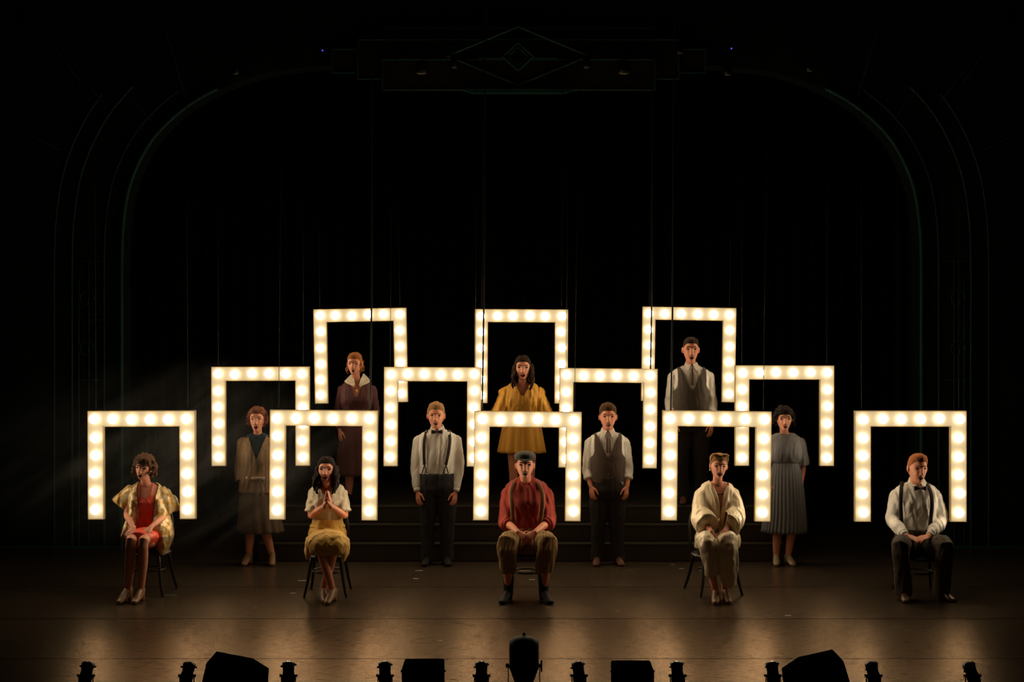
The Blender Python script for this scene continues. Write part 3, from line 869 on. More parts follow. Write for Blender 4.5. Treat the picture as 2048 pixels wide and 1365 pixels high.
def chair(cx, Y, seat_z, label, yaw=0.0, w=.40, back=True):
    root = empty('bentwood_chair', (cx, Y, 0), label, 'chair', 'bentwood chairs of the front row')
    R = rotm(rz=yaw)
    def tr(g): return (np.asarray(g[0]) @ R.T + (cx, Y, 0), g[1])
    h = w / 2
    obj('seat', tr(ellipsoid((0, 0, seat_z - .018), (h, h, .02), nu=28, nv=10)), M_blackwood, root)
    ring = [(math.cos(a) * h * .97, math.sin(a) * h * .97, seat_z - .03) for a in np.linspace(0, 2 * PI, 25)]
    obj('seat_rim', tr(tube(ring, .017, side=(0, 0, 1), n=8)), M_blackwood, root)
    for sx in (-1, 1):
        obj('leg', tr(tube([(sx * h * .68, -h * .68, seat_z - .04), (sx * h * .82, -h * .85, seat_z * .4), (sx * h * .98, -h * 1.0, .002)], [.018, .016, .012], n=10, k=3, cap=.1)), M_blackwood, root)
        obj('leg', tr(tube([(sx * h * .70, h * .66, seat_z - .03), (sx * h * .82, h * .95, seat_z * .4), (sx * h * .95, h * 1.25, .002)], [.018, .016, .012], n=10, k=3, cap=.1)), M_blackwood, root)
    lr = [(math.cos(a) * h * .74, math.sin(a) * h * .74, seat_z * .55) for a in np.linspace(0, 2 * PI, 21)]
    obj('leg_ring', tr(tube(lr, .009, side=(0, 0, 1), n=6)), M_blackwood, root)
    if back:
        for name, s, zt, r in (('back_hoop', 1.0, .44, .015), ('inner_hoop', .62, .34, .011)):
            a = [(-math.cos(t) * h * .86 * s * (1 + .08 * math.sin(t)), h * .72 + .10 * (math.sin(t) if 0 < t < PI else 0), seat_z + zt * (max(0, math.sin(t)) ** .55)) for t in np.linspace(0, PI, 17)]
            obj(name, tr(tube(a, r, side=(0, 1, 0), n=8, k=2)), M_blackwood, root)
    return root

# materials of hair and clothing
H_dark = mat('dark brown hair', (.030, .016, .010), .75, spec=.12, noise=.35, nscale=60, bump=.5, bscale=90)
H_black = mat('black wavy hair', (.016, .010, .008), .75, spec=.12, noise=.3, nscale=60, bump=.5, bscale=90)
H_brown = mat('brown hair', (.085, .040, .018), .75, spec=.12, noise=.35, nscale=60, bump=.5, bscale=90)
H_blond = mat('sandy hair', (.30, .16, .065), .75, spec=.12, noise=.3, nscale=60, bump=.5, bscale=90)
H_ginger = mat('ginger hair', (.30, .105, .035), .75, spec=.12, noise=.3, nscale=60, bump=.5, bscale=90)
H_auburn = mat('auburn hair', (.15, .045, .022), .75, spec=.12, noise=.3, nscale=60, bump=.5, bscale=90)
C_white = mat('white cotton shirt', (.70, .66, .60), .85, noise=.05, nscale=12, bump=.15, bscale=60, sheen=.1)
C_cream = mat('cream knit blouse', (.60, .51, .38), .9, noise=.06, nscale=12, bump=.2, bscale=150)
C_black = mat('black wool', (.014, .014, .014), .9, noise=.2, nscale=20, bump=.2)
C_blacktrouser = mat('charcoal trouser wool', (.016, .016, .016), .9, noise=.2, nscale=14, bump=.2)
C_braces = mat('dark brown suspender webbing', (.020, .013, .010), .7, noise=.2)
C_bow = mat('black satin bow', (.012, .008, .008), .35)
C_vest = mat('brown wool vest', (.075, .048, .034), .9, noise=.18, nscale=40, bump=.3, bscale=180)
C_vest2 = mat('grey brown wool vest', (.085, .066, .053), .9, noise=.18, nscale=40, bump=.3, bscale=180)
C_browntrouser = mat('dark brown trousers', (.015, .010, .008), .9, noise=.2, nscale=16)
C_tie = mat('striped silk tie', (.10, .075, .065), .4, two=(.30, .22, .19), tscale=9, ttype='WAVE', tsharp=.5)
C_red = mat('brick red shirt', (.30, .030, .018), .85, noise=.10, nscale=12, bump=.15, bscale=60)
C_tan = mat('tan striped tweed', (.34, .20, .075), .9, two=(.24, .135, .05), tscale=11, ttype='WAVE', tsharp=.3, bump=.3)
C_brace2 = mat('tan suspender webbing', (.20, .10, .045), .8, noise=.1)
C_cap = mat('grey tweed cap', (.042, .038, .030), .9, noise=.3, nscale=70, bump=.3)
C_boot = mat('dark leather boot', (.012, .009, .008), .65, spec=.25, noise=.2)
C_brownshoe = mat('brown leather shoe', (.11, .045, .022), .35, noise=.2)
C_tanshoe = mat('tan leather shoe', (.30, .165, .085), .4, noise=.1)
C_creamshoe = mat('cream leather shoe', (.46, .36, .24), .4, noise=.1)
C_coral = mat('coral satin dress', (.78, .085, .045), .45, noise=.06, nscale=10, bump=.05)
C_gold = mat('gold brocade', (.60, .49, .30), .38, .2, two=(.46, .25, .05), ttype='NOISE', tscale=24, tsharp=.5, noise=.15, nscale=20, bump=.25, bscale=60)
C_yellow = mat('yellow crepe skirt', (.66, .37, .055), .7, noise=.06, nscale=8, sheen=.2)
C_satin = mat('champagne satin', (.72, .59, .40), .38, .08, noise=.06, nscale=8)
C_glit = mat('glittering tan knit', (.23, .135, .065), .5, .3, two=(.60, .42, .22), tscale=110, tsharp=.18, noise=.3, nscale=120, bump=.8, bscale=160)
C_teal = mat('dark teal knit', (.006, .022, .034), .85, bump=.3)
C_brownskirt = mat('brown wool skirt', (.10, .058, .032), .9, noise=.2, nscale=16)
C_ribbon = mat('taupe satin ribbon', (.34, .24, .17), .3, .1)
C_grey = mat('grey blue pleated crepe', (.17, .17, .18), .75, two=(.26, .26, .27), tscale=60, tsharp=.2, noise=.1, nscale=20)
C_grey2 = mat('grey blue pleated skirt', (.15, .15, .16), .75, noise=.1, nscale=12)
C_burg = mat('burgundy jersey', (.085, .026, .028), .85, noise=.1, nscale=12, bump=.15)
C_must = mat('mustard floral rayon', (.62, .30, .030), .7, two=(.13, .10, .10), tscale=26, tsharp=.13, noise=.1, nscale=10)
C_must2 = mat('mustard rayon', (.62, .30, .030), .7, noise=.08, nscale=10)
C_stock = mat('sheer brown stocking', (.12, .06, .035), .5)
M_pearl = mat('pearl', (.8, .74, .6), .15)
M_brass = mat('brass clip', (.6, .42, .2), .25, .9)

def Fl(px, py, z=0.0):
    """floor point seen at a pixel"""
    D = F * (H - z) / (py - HZ)
    return ((px - 1024) / (F / D), D - YC, z)

def torso_m(cx, y0, yy, k=1.0, drop=0, lean=0.0):
    return [(y0 - 2, cx, yy, 14 * k, .060), (y0 + 3, cx, yy, 26 * k, .078), (y0 + 9, cx, yy, 34.5 * k, .095), (y0 + 20, cx, yy, 37 * k, .110), (y0 + 42, cx, yy, 34.5 * k, .122), (y0 + 66, cx, yy, 32 * k, .118), (y0 + 88 + drop, cx, yy, 33 * k, .115), (y0 + 108 + drop, cx, yy, 34.5 * k, .118), (y0 + 125 + drop, cx, yy, 33 * k, .115)]
def torso_f(cx, y0, yy, k=1.0, bust=.118):
    return [(y0 - 2, cx, yy, 12 * k, .050), (y0 + 3, cx, yy, 22 * k, .065), (y0 + 9, cx, yy, 29 * k, .080), (y0 + 20, cx, yy, 32 * k, .098), (y0 + 38, cx, yy - .01, 31.5 * k, bust), (y0 + 52, cx, yy, 28 * k, .105), (y0 + 70, cx, yy, 25.5 * k, .095), (y0 + 92, cx, yy, 31 * k, .112), (y0 + 112, cx, yy, 34 * k, .12)]

OUTS = lambda s, z: (s, 0, z)
# ---- middle row: man in white shirt, suspenders and bow tie ------------------
def standing_man(px, head, y0, yy, floor_z, feet, label, hair, hairm, k=1.0, skin_i=0, hands_px=None, shoem=None, seed=1, **kw):
    cx = px
    sp = dict(sex='m', label=label, head=head, hy=yy - .09, base=(feet[0][0] * .5 + feet[1][0] * .5, yy, floor_z), hair=hair, hairm=hairm, skin=skin_i, seed=seed,
              sh=[(cx - 36 * k, y0 + 19, yy), (cx + 36 * k, y0 + 19, yy)],
              el=[(cx - 42.5 * k, y0 + 72, yy + .02), (cx + 42.5 * k, y0 + 72, yy + .02)],
              wr=[(hands_px[0][0], hands_px[0][1], yy - .07), (hands_px[1][0], hands_px[1][1], yy - .07)],
              hands=[((.12, -.28, -1), (-.75, -.65, 0), .36, -1), ((-.12, -.28, -1), (.75, -.65, 0), .36, 1)],
              torso=torso_m(cx, y0, yy, k), hip=[(cx - 17 * k, y0 + 128, yy), (cx + 17 * k, y0 + 128, yy)],
              kn=[(cx - 19 * k, y0 + 192, yy - .01), (cx + 19 * k, y0 + 192, yy - .01)],
              an=[(feet[0][0], yy + .02, floor_z), (feet[1][0], yy + .02, floor_z)], toe=[(-.18, -1), (.18, -1)], shoem=shoem or C_boot, **kw)
    root, T, sh, arms, legs, toW = person(sp)
    return sp, root, T, sh, arms, legs, toW
def waist_m(cx, y, yy, k, fz=0):
    q = [(y, 34.5, .142), (y + 14, 36, .146), (y + 32, 37, .146), (y + 44, 30, .12)]
    return [tuple(W(cx, py, yy)) + (hw * k / S(yy), d) for py, hw, d in q]

YM = .12
short_hair = dict(side=.008, top=.020, swoop=.012, part=1, down=-.06)
sp, root, T, sh, arms, legs, toW = standing_man(875, (872, 830.5), 862, YM, 0, [(-.93, 0), (-.73, 0)], 'standing man in white shirt, dark suspenders and bow tie, middle row',
    dict(side=.010, top=.014, swoop=.012, part=1, lump=.003, lf=70, down=-.055), H_blond, 1.04, 0, [(835, 984), (911, 984)], seed=3, jaw=.006, brow=-.002)
S1 = []
for a in arms:
    P, R = upto(a, 1.86, .010, .052, .047, .038); R[-2] = .054; R[-1] = .046; S1.append(tube(P, R, n=18, k=2, cap=.1)); S1.append(cap_of(a, .062))
bake('shirt', join(body_shell(T[:8], .008), *S1), C_white, root, voxel=.0085, smooth=3, wr=(.0042, 1.0, 11, .5))
for a in arms:
    s_, e_, w_ = a; q = e_ + (w_ - e_) * .86; r_ = e_ + (w_ - e_) * .98
    obj('cuff', tube([q, r_], [.043, .040], n=16, cap=.1), C_white, root)
trousers(legs, T, C_blacktrouser, root, waist_m(875, 946, YM, 1.04), grow=.022, taper=.075)
nb = (sh[0] + sh[1]) / 2; nb[2] = T[0][2] - .035
collar(nb + (0, -.020, .040), C_white, root, r=.066, h=.045, T=T)
bow_tie(np.array([nb[0], front_y(T, nb[0], T[0][2] - .03, .035) - .005, T[0][2] - .015]), C_bow, root)
for s, p in ((-1, [(853, 863), (849, 880), (848, 905), (849, 930)]), (1, [(897, 863), (900, 880), (897, 905), (892, 930)])):
    st = strap(T, p, .017, .004, .027, C_braces, root)
    strap(T, [p[-1], (p[-1][0] - 5, 947)], .006, .004, .025, C_braces, root, 'suspender_tab')
    strap(T, [p[-1], (p[-1][0] + 5, 947)], .006, .004, .025, C_braces, root, 'suspender_tab')
w_ = W(851, 865, YM - .1); obj('suspender_clip', box((w_[0], front_y(T, w_[0], w_[2], .026), w_[2]), (.030, .006, .012), bev=.002), M_brass, root, smooth=False)
buttons(T, [(874, 878), (875, 893), (875, 909), (875, 926)], .016, M_pearl, root)

# ---- middle and back row men in vests ---------------------------------------
def vest_man(px, head, y0, yy, fz, feet, label, hair, hairm, k, vestm, hands, trm, vy, seed, fore, **kw):
    sp, root, T, sh, arms, legs, toW = standing_man(px, head, y0, yy, fz, feet, label, hair, hairm, k, kw.pop('skin_i', 0), hands, C_brownshoe, seed=seed, **kw)
    g = []
    for a in arms:
        P, R = upto(a, fore, .010, .050, .048, .042); g.append(tube(P, R, n=18, k=2, cap=.1)); g.append(cap_of(a, .060))
    bake('shirt', join(body_shell(T[:8], .006), *g), C_white, root, voxel=.0085, smooth=3, wr=(.0050, 1.0, seed + 20, .5))
    for a in arms:
        s_, e_, w_ = a; q = e_ + (w_ - e_) * (fore - 1 - .10); r_ = e_ + (w_ - e_) * (fore - 1 + .05)
        obj('rolled_cuff', tube([q, (q + r_) / 2, r_], [.058, .064, .060], n=18, cap=.25, ripple=(5, .04)), C_white, root)
    vz = W(px, y0 + vy, yy)[2]; cx = W(px, y0, yy)[0]; aw = 27.5 * k / S(yy)
    zt = W(px, y0 + 12, yy)[2]; zv = W(px, y0 + 46, yy)[2]
    def cut(x, y, z):
        dx = abs(x - cx)
        if z < vz - .045 + max(0, (dx - .03)) * .30 + (.03 if dx < .012 else 0) and y < yy: return True
        if z < vz - .02: return True
        if y < yy and z > zv and dx < (z - zv) * .46 + .004: return True
        armw = aw + .010 + .09 * max(0, (zt - .12 - z) / .12) ** 2
        return dx > armw and z > zt - .26
    bake('vest', body_shell(T, .026), vestm, root, voxel=.008, smooth=2, wr=(.0018, 1, seed, .4), cut=cut)
    trousers(legs, T, trm, root, waist_m(px, y0 + 86, yy, k * .94), grow=.022, taper=.075)
    nb = (sh[0] + sh[1]) / 2; nb[2] = T[0][2] - .035
    collar(nb + (0, -.020, .040), C_white, root, r=.062, h=.045, pts=.05, drop=.07, T=T)
    tx = nb[0]; z0 = T[0][2] - .028
    pts = [(tx, nb[1] - .118, z0), (tx, front_y(T, tx, z0 - .06, .030), z0 - .06), (tx, front_y(T, tx, z0 - .13, .026), z0 - .13), (tx, front_y(T, tx, z0 - .19, .012), z0 - .19)]
    obj('necktie', tube(pts, [(.015, .012), (.033, .009), (.036, .008), (.020, .005)], n=10, k=3, cap=.2), C_tie, root)
    obj('tie_knot', ellipsoid((tx, nb[1] - .120, z0 + .004), (.021, .016, .024), nu=12, nv=8), C_tie, root)
    buttons(T, [(px + 1, y0 + q) for q in (50, 61, 72, 83, 92)], .026, M_black, root)
    for s in (-1, 1):
        strap(T, [(px + s * 12 * k, y0 + 84), (px + s * 26 * k, y0 + 82)], .005, .003, .022, vestm, root, 'vest_pocket')
    return root
vest_man(1215, (1216, 833), 866, YM, 0, [(.95, 0), (1.17, 0)], 'standing man in brown vest, tie and rolled white sleeves, middle row',
         dict(side=.010, top=.018, swoop=.014, part=-1, lump=.002, lf=50, down=-.055), H_brown, .96, C_vest, [(1182, 973), (1254, 973)], C_browntrouser, 96, 5, 1.52, jaw=.006)
ZB = .578
YB = .86
vest_man(1382, (1381.5, 698.5), 734, YB, ZB, [(1.99, 0), (2.19, 0)], 'standing man in grey-brown vest and striped tie, tallest at the back right',
         dict(side=.005, top=.010, swoop=.008, part=1, down=-.055), H_dark, 1.0, C_vest2, [(1345, 848), (1423, 848)], C_browntrouser, 98, 8, 1.42, jaw=.010, skin_i=0, zs=1.14)

# ---- seated man right, white shirt ------------------------------------------
YF = -1.53
def seated_common(sp): return person(sp)
cx = 1832
sp = dict(sex='m', label='seated man in white shirt, bow tie and suspenders, far right of the front row', zs=1.10, head=(1835, 936), hy=YF - .12, base=(Fl(1845, 1190)[0], YF, 0), yaw=.15, roll=.06, jaw=.008, smile=1,
          hair=dict(side=.008, top=.012, swoop=.010, part=1, down=-.055), hairm=H_ginger, skin=2,
          sh=[(1794, 991, YF), (1870, 991, YF)], el=[(1783, 1040, YF - .02), (1884, 1043, YF - .02)], wr=[(1812, 1073, YF - .30), (1857, 1074, YF - .30)],
          hands=[((.75, -.45, -.22), (-.1, -.35, 1), .45, -1, 1.0), ((-.75, -.42, -.10), (.1, -.3, 1), .45, 1, 1.0)],
          torso=[(965, 1833, YF, 16, .06), (970, 1832, YF, 28, .08), (977, 1832, YF, 38, .098), (990, 1832, YF, 41, .115), (1010, 1832, YF - .01, 40, .128), (1035, 1832, YF, 39, .13), (1058, 1832, YF, 39, .13), (1085, 1835, YF, 42, .14), (1100, 1835, YF, 42, .14)],
          hip=[(1815, 1092, YF - .02), (1855, 1092, YF - .02)], kn=[(1801, 1092, YF - .46), (1889, 1092, YF - .44)],
          an=[(W(1810, 1100, YF - .38)[0], YF - .34, 0), (W(1888, 1100, YF - .38)[0], YF - .30, 0)], toe=[(-.15, -1), (.35, -1)], shoem=C_brownshoe)
root, T, sh, arms, legs, toW = person(sp)
g = []
for a in arms:
    P, R = upto(a, 1.84, .016, .054, .052, .038); R[-1] = .046; g.append(tube(P, R, n=18, k=2, cap=.1)); g.append(cap_of(a, .068))
bake('shirt', join(body_shell(T, .008), *g), C_white, root, voxel=.0085, smooth=3, wr=(.0052, .9, 31, .6))
for a in arms:
    s_, e_, w_ = a; obj('cuff', tube([e_ + (w_ - e_) * .80, e_ + (w_ - e_) * .94], [.042, .039], n=16, cap=.1), C_white, root)
wst = [tuple(W(1834, py, YF)) + (hw / S(YF), d) for py, hw, d in ((1056, 42, .160), (1075, 44, .165), (1095, 46, .165), (1108, 44, .15))]
trousers(legs, T, mat('dark olive trousers', (.050, .036, .020), .9, noise=.2, nscale=14), root, wst, grow=.026, taper=.075)
nb = (sh[0] + sh[1]) / 2; nb[2] = T[0][2] - .035
collar(nb + (0, -.02, .035), C_white, root, r=.066, h=.05, T=T)
bow_tie(np.array([nb[0] + .01, front_y(T, nb[0], T[0][2] - .05, .035) - .005, T[0][2] - .045]), C_bow, root)
for p in ([(1809, 967), (1803, 985), (1801, 1010), (1803, 1050)], [(1855, 967), (1861, 985), (1862, 1010), (1858, 1050)]):
    strap(T, p, .020, .004, .029, C_braces, root)
chair(W(1836, 1100, YF)[0], YF - .02, W(1836, 1108, YF)[2], 'dark bentwood chair under the man in white shirt and suspenders')

# ---- seated boy in cap ------------------------------------------------------
sp = dict(sex='m', label='seated boy in grey cap, brick red shirt and tan plaid trousers, centre front', hk=1.08, zs=1.05, head=(1050, 930), hy=YF - .12, base=(W(1050, 1190, YF)[0], YF, 0), jaw=.010, pitch=.05, smile=1,
          hair=dict(side=.006, top=.006, down=-.05), hairm=H_dark, skin=0, seed=4,
          sh=[(1017, 989, YF), (1091, 989, YF)], el=[(1012, 1044, YF - .03), (1097, 1044, YF - .03)], wr=[(1036, 1066, YF - .33), (1070, 1066, YF - .33)],
          hands=[((.62, -.42, -.42), (-.45, -.6, .6), .45, -1, 1.05), ((-.62, -.42, -.45), (.45, -.6, .6), .45, 1, 1.05)],
          torso=[(957, 1051, YF, 18, .07), (963, 1052, YF, 29, .085), (971, 1053, YF, 39, .105), (984, 1054, YF, 42, .118), (1005, 1054, YF - .01, 41, .13), (1030, 1054, YF, 38, .125), (1055, 1054, YF, 36, .12), (1085, 1054, YF, 40, .135), (1100, 1054, YF, 40, .135)],
          hip=[(1034, 1087, YF - .02), (1074, 1087, YF - .02)], kn=[(1014, 1088, YF - .46), (1095, 1088, YF - .46)],
          an=[(W(1017, 1100, YF - .38)[0], YF - .40, 0), (W(1087, 1100, YF - .38)[0], YF - .40, 0)], toe=[(-.35, -1), (.35, -1)], shoem=C_boot, boot=.24)
root, T, sh, arms, legs, toW = person(sp)
g = []
for a in arms:
    P, R = upto(a, 1.22, .020, .058, .062, .05); g.append(tube(P, R, n=18, k=2, cap=.1)); g.append(cap_of(a, .076))
bake('shirt', join(body_shell(T, .008), *g, tube([np.array([T[0][0], YF - .01, T[0][2] - .04]), np.array([T[0][0], YF - .035, T[0][2] + .028])], [.082, .066], n=18, cap=.15)), C_red, root, voxel=.0085, smooth=3, wr=(.0055, .8, 41, .4))
for a in arms:
    s_, e_, w_ = a; q = e_ + (w_ - e_) * .12; r_ = e_ + (w_ - e_) * .26
    obj('rolled_cuff', tube([q, (q + r_) / 2, r_], [.064, .070, .062], n=18, cap=.25, ripple=(5, .04)), C_red, root)
wst = [tuple(W(1054, py, YF)) + (hw / S(YF), d) for py, hw, d in ((1054, 37, .135), (1072, 42, .145), (1095, 46, .16), (1106, 44, .15))]
g = []
for h_, k_, a_ in legs:       # baggy plus fours gathered above the boots
    e = a_ + np.array([0, .01, .26])
    g.append(tube([h_ + (0, 0, .02), (h_ + k_) / 2 + (0, 0, .015), k_ + (0, 0, .0), (k_ + e) / 2, e + (0, 0, .03), e], [.105, .108, .100, .092, .082, .055], n=20, k=3, cap=.3))
bake('plus_fours', join(stack(wst), *g), C_tan, root, voxel=.009, smooth=3, wr=(.005, .8, 44, .5))
for p in ([(1028, 966), (1022, 985), (1024, 1010), (1026, 1050)], [(1076, 966), (1084, 985), (1085, 1010), (1080, 1050)]):
    strap(T, p, .020, .004, .026, C_brace2, root)
w_ = W(1026, 968, YF - .1); obj('suspender_clip', box((w_[0], front_y(T, w_[0], w_[2], .026), w_[2]), (.014, .005, .008), bev=.001), M_brass, root, smooth=False)
# flat cap
def tw(g): return toW(g[0]), g[1]
capg = [tw(ellipsoid((0, .0, .078), (.100, .118, .052), rotm(rx=-.12), nu=24, nv=12)), tw(ellipsoid((0, .01, .060), (.088, .104, .035), nu=24, nv=10))]
cp = bake('flat_cap', join(*capg), C_cap, root, voxel=.007, smooth=3, wr=(.002, 1, 3, 1))
obj('cap_peak', tw(ellipsoid((0, -.100, .055), (.062, .045, .008), rotm(rx=.28), nu=20, nv=8)), C_cap, cp)
chair(W(1054, 1100, YF)[0], YF - .02, W(1054, 1106, YF)[2], 'dark bentwood chair under the boy in the grey cap')

# ---- seated woman: gold brocade over coral ----------------------------------
cx = 293
sp = dict(sex='f', label='seated woman in gold brocade kimono jacket over coral dress, far left front', hk=1.02, zs=.92, head=(288.5, 936), hy=YF - .11, base=(W(287, 1180, YF)[0], YF, 0), yaw=-.20, roll=.10, jaw=.012,
          hair=dict(side=.030, top=.030, lump=.007, lf=75, fringe=.022, down=-.045, curls=(90, .017, (-.07, .10), .022)), hairm=H_brown, skin=2, seed=6, browm=H_dark,
          sh=[(263, 986, YF), (322, 986, YF)], el=[(254, 1030, YF - .04), (333, 1030, YF - .03)], wr=[(266, 1056, YF - .30), (301, 1056, YF - .30)],
          hands=[((-.10, -.80, -.42), (0, -.45, 1), .18, -1, .98), ((-.22, -.80, -.42), (0, -.45, 1), .18, 1, .98)],
          torso=[(966, 293, YF, 14, .055), (972, 293, YF, 26, .072), (982, 293, YF, 31, .095), (1003, 295, YF - .01, 30, .118), (1020, 296, YF, 26, .10), (1035, 296, YF, 23.5, .09), (1060, 296, YF, 30, .11), (1085, 296, YF, 33, .13)],
          hip=[(285, 1082, YF - .02), (308, 1082, YF - .02)], kn=[(262, 1083, YF - .47), (287, 1083, YF - .47)],
          an=[(W(255, 1100, YF - .42)[0], YF - .42, 0), (W(281, 1100, YF - .42)[0], YF - .42, 0)], toe=[(-.25, -1), (-.12, -1)], shoem=C_tanshoe, heel=.05)
root, T, sh, arms, legs, toW = person(sp)
cxw = W(295, 1000, YF)[0]
zt = W(295, 992, YF)[2]; 
def cut(x, y, z):      # sweetheart neckline
    dx = abs(x - cxw)
    return z > zt + .010 - .018 * math.cos(min(dx, .12) * 42) * (y < YF) 
hipg = tube([W(296, 1078, YF), W(282, 1076, YF - .30), W(276, 1080, YF - .40)], [(.165, .12), (.15, .088), (.130, .076)], n=22, k=3, cap=.25)
bake('dress', join(body_shell(T, .002), hipg), C_coral, root, voxel=.008, smooth=3, wr=(.0045, .9, 51, .7), cut=cut)
for s in (-1, 1):
    obj('dress_strap', tube([(cxw + s * .062, front_y(T, cxw + s * .062, zt, .006), zt), (cxw + s * .066, YF - .07, zt + .10), (cxw + s * .06, YF - .02, zt + .125)], .005, n=6), C_coral, root)
# kimono jacket: yoke, wide hanging sleeves, long drape on both sides
def P_(px, py, y): return W(px, py, y)
kg = [body_shell(T[:6], .016),
      tube([P_(270, 982, YF), P_(252, 1002, YF - .01), P_(243, 1013, YF - .02)], [(.062, .085), (.060, .105), (.045, .115)], side=(0, 1, 0), n=20, k=3, cap=.2),
      tube([P_(316, 982, YF), P_(334, 1008, YF - .01), P_(343, 1026, YF - .02)], [(.062, .085), (.065, .110), (.045, .110)], side=(0, 1, 0), n=20, k=3, cap=.2),
      tube([P_(272, 1000, YF), P_(266, 1040, YF - .02), P_(254, 1078, YF - .12)], [(.055, .12), (.06, .12), (.06, .09)], n=20, k=3, cap=.3),
      tube([P_(318, 1000, YF), P_(322, 1040, YF - .02), P_(329, 1075, YF - .08), P_(326, 1104, YF - .06)], [(.065, .12), (.10, .12), (.085, .13), (.035, .10)], n=20, k=3, cap=.3)]
def cutk(x, y, z):
    t = (W(0, 966, YF)[2] - z) / (W(0, 966, YF)[2] - W(0, 1040, YF)[2])
    lo = W(279 + 7 * t, 0, YF)[0]; hi = W(319 - 9 * t, 0, YF)[0]
    if y < YF - .02 and lo < x < hi: return True
    if z > W(290, 966, YF)[2] and abs(x - cxw) < .075: return True
    return False
bake('kimono_jacket', join(*kg), C_gold, root, voxel=.008, smooth=3, wr=(.0075, .7, 55, .4), cut=cutk)
chair(W(300, 1100, YF)[0], YF, W(300, 1099, YF)[2], 'dark bentwood chair under the woman in gold brocade', yaw=-.1)

# ---- seated woman: cream blouse, praying hands, yellow skirt -----------------
sp = dict(sex='f', label='seated woman in cream blouse and yellow skirt with hands pressed together', hk=1.03, zs=.98, head=(652.5, 941), hy=YF - .10, base=(W(655, 1180, YF)[0], YF, 0), pitch=.18, jaw=.013, smile=1, mw=.025, worry=.006,
          hair=dict(side=.012, top=.020, lump=.004, lf=60, down=-.10, cover=False, locks=(20, .25, .022, .30), wave=.013), hairm=H_black, skin=0, seed=9,
          sh=[(629, 988, YF), (682, 988, YF)], el=[(622, 1032, YF - .06), (690, 1032, YF - .06)], wr=[(648.5, 1013, YF - .29), (661.5, 1013, YF - .29)],
          hands=[((.16, -.12, 1), (-1, -.1, .1), .03, 1, .98, .03), ((-.16, -.12, 1), (1, -.1, .1), .03, -1, .98, .03)],
          torso=[(966, 655, YF, 14, .055), (972, 655, YF, 27, .072), (983, 655, YF, 32.5, .098), (1003, 655, YF - .01, 32, .120), (1022, 655, YF, 29, .11), (1040, 655, YF, 28, .105), (1062, 655, YF, 35, .12), (1085, 655, YF, 38, .14)],
          hip=[(642, 1082, YF - .02), (668, 1082, YF - .02)], kn=[(640, 1088, YF - .46), (668, 1088, YF - .46)],
          an=[(W(667, 1100, YF - .40)[0], YF - .44, 0), (W(645, 1100, YF - .40)[0], YF - .36, 0)], toe=[(-.25, -1), (.25, -1)], shoem=C_tanshoe, heel=.04)
root, T, sh, arms, legs, toW = person(sp)
g = []
for a in arms:
    P, R = upto(a, .80, .018, .054, .054, .05); R = [r - .014 + .014 * i / 6 for i, r in enumerate(R)]; g.append(tube(P, R, n=18, k=2, cap=.1)); g.append(cap_of(a, .070))
zn = W(655, 985, YF)[2]; cxw = W(655, 0, YF)[0]
bake('blouse', join(body_shell(T[:6], .010), *g), C_cream, root, voxel=.008, smooth=3, wr=(.0055, .9, 61, .6), cut=lambda x, y, z: y < YF and z > zn and abs(x - cxw) < .03 + (z - zn) * .5)
for a in arms:
    s_, e_, w_ = a; q = s_ + (e_ - s_) * .74; r_ = s_ + (e_ - s_) * .82
    obj('sleeve_cuff', tube([q, r_], [.070, .073], n=20, cap=.08), C_cream, root)
skg = [stack([tuple(W(655, py, YF)) + (hw / S(YF), d) for py, hw, d in ((1036, 29, .125), (1050, 32, .135), (1066, 38, .15), (1088, 40, .16), (1098, 39, .15))]),
       tube([W(655, 1084, YF), W(655, 1083, YF - .25), W(655, 1085, YF - .40), W(655, 1094, YF - .47), W(655, 1108, YF - .49)], [(.200, .12), (.195, .112), (.190, .105), (.18, .075), (.165, .05)], n=36, k=5, cap=.4, ripple=(9, .035)),
       tube([W(623, 1080, YF - .30), W(618, 1100, YF - .33), W(615, 1118, YF - .32)], [(.05, .12), (.045, .11), (.018, .07)], n=14, k=3, cap=.3),
       tube([W(688, 1080, YF - .30), W(690, 1100, YF - .33), W(688, 1121, YF - .32)], [(.05, .12), (.045, .11), (.018, .07)], n=14, k=3, cap=.3),
       ]
bake('skirt', join(*skg), C_yellow, root, voxel=.008, smooth=6, wr=(.0045, .8, 64, .5))
obj('waistband', tube([W(655, 1050, YF), W(655, 1054, YF)], [(.172, .132), (.178, .136)], n=28, cap=.05), C_yellow, root)
w_ = W(694, 1107, YF - .2); obj('bracelet', tube([w_ + (.014 * math.cos(a), 0, .014 * math.sin(a)) for a in np.linspace(0, 6.2, 9)], .004, n=6), M_brass, root)
chair(W(657, 1100, YF)[0], YF - .05, W(657, 1102, YF)[2], 'dark bentwood chair under the woman in a yellow skirt', w=.42)

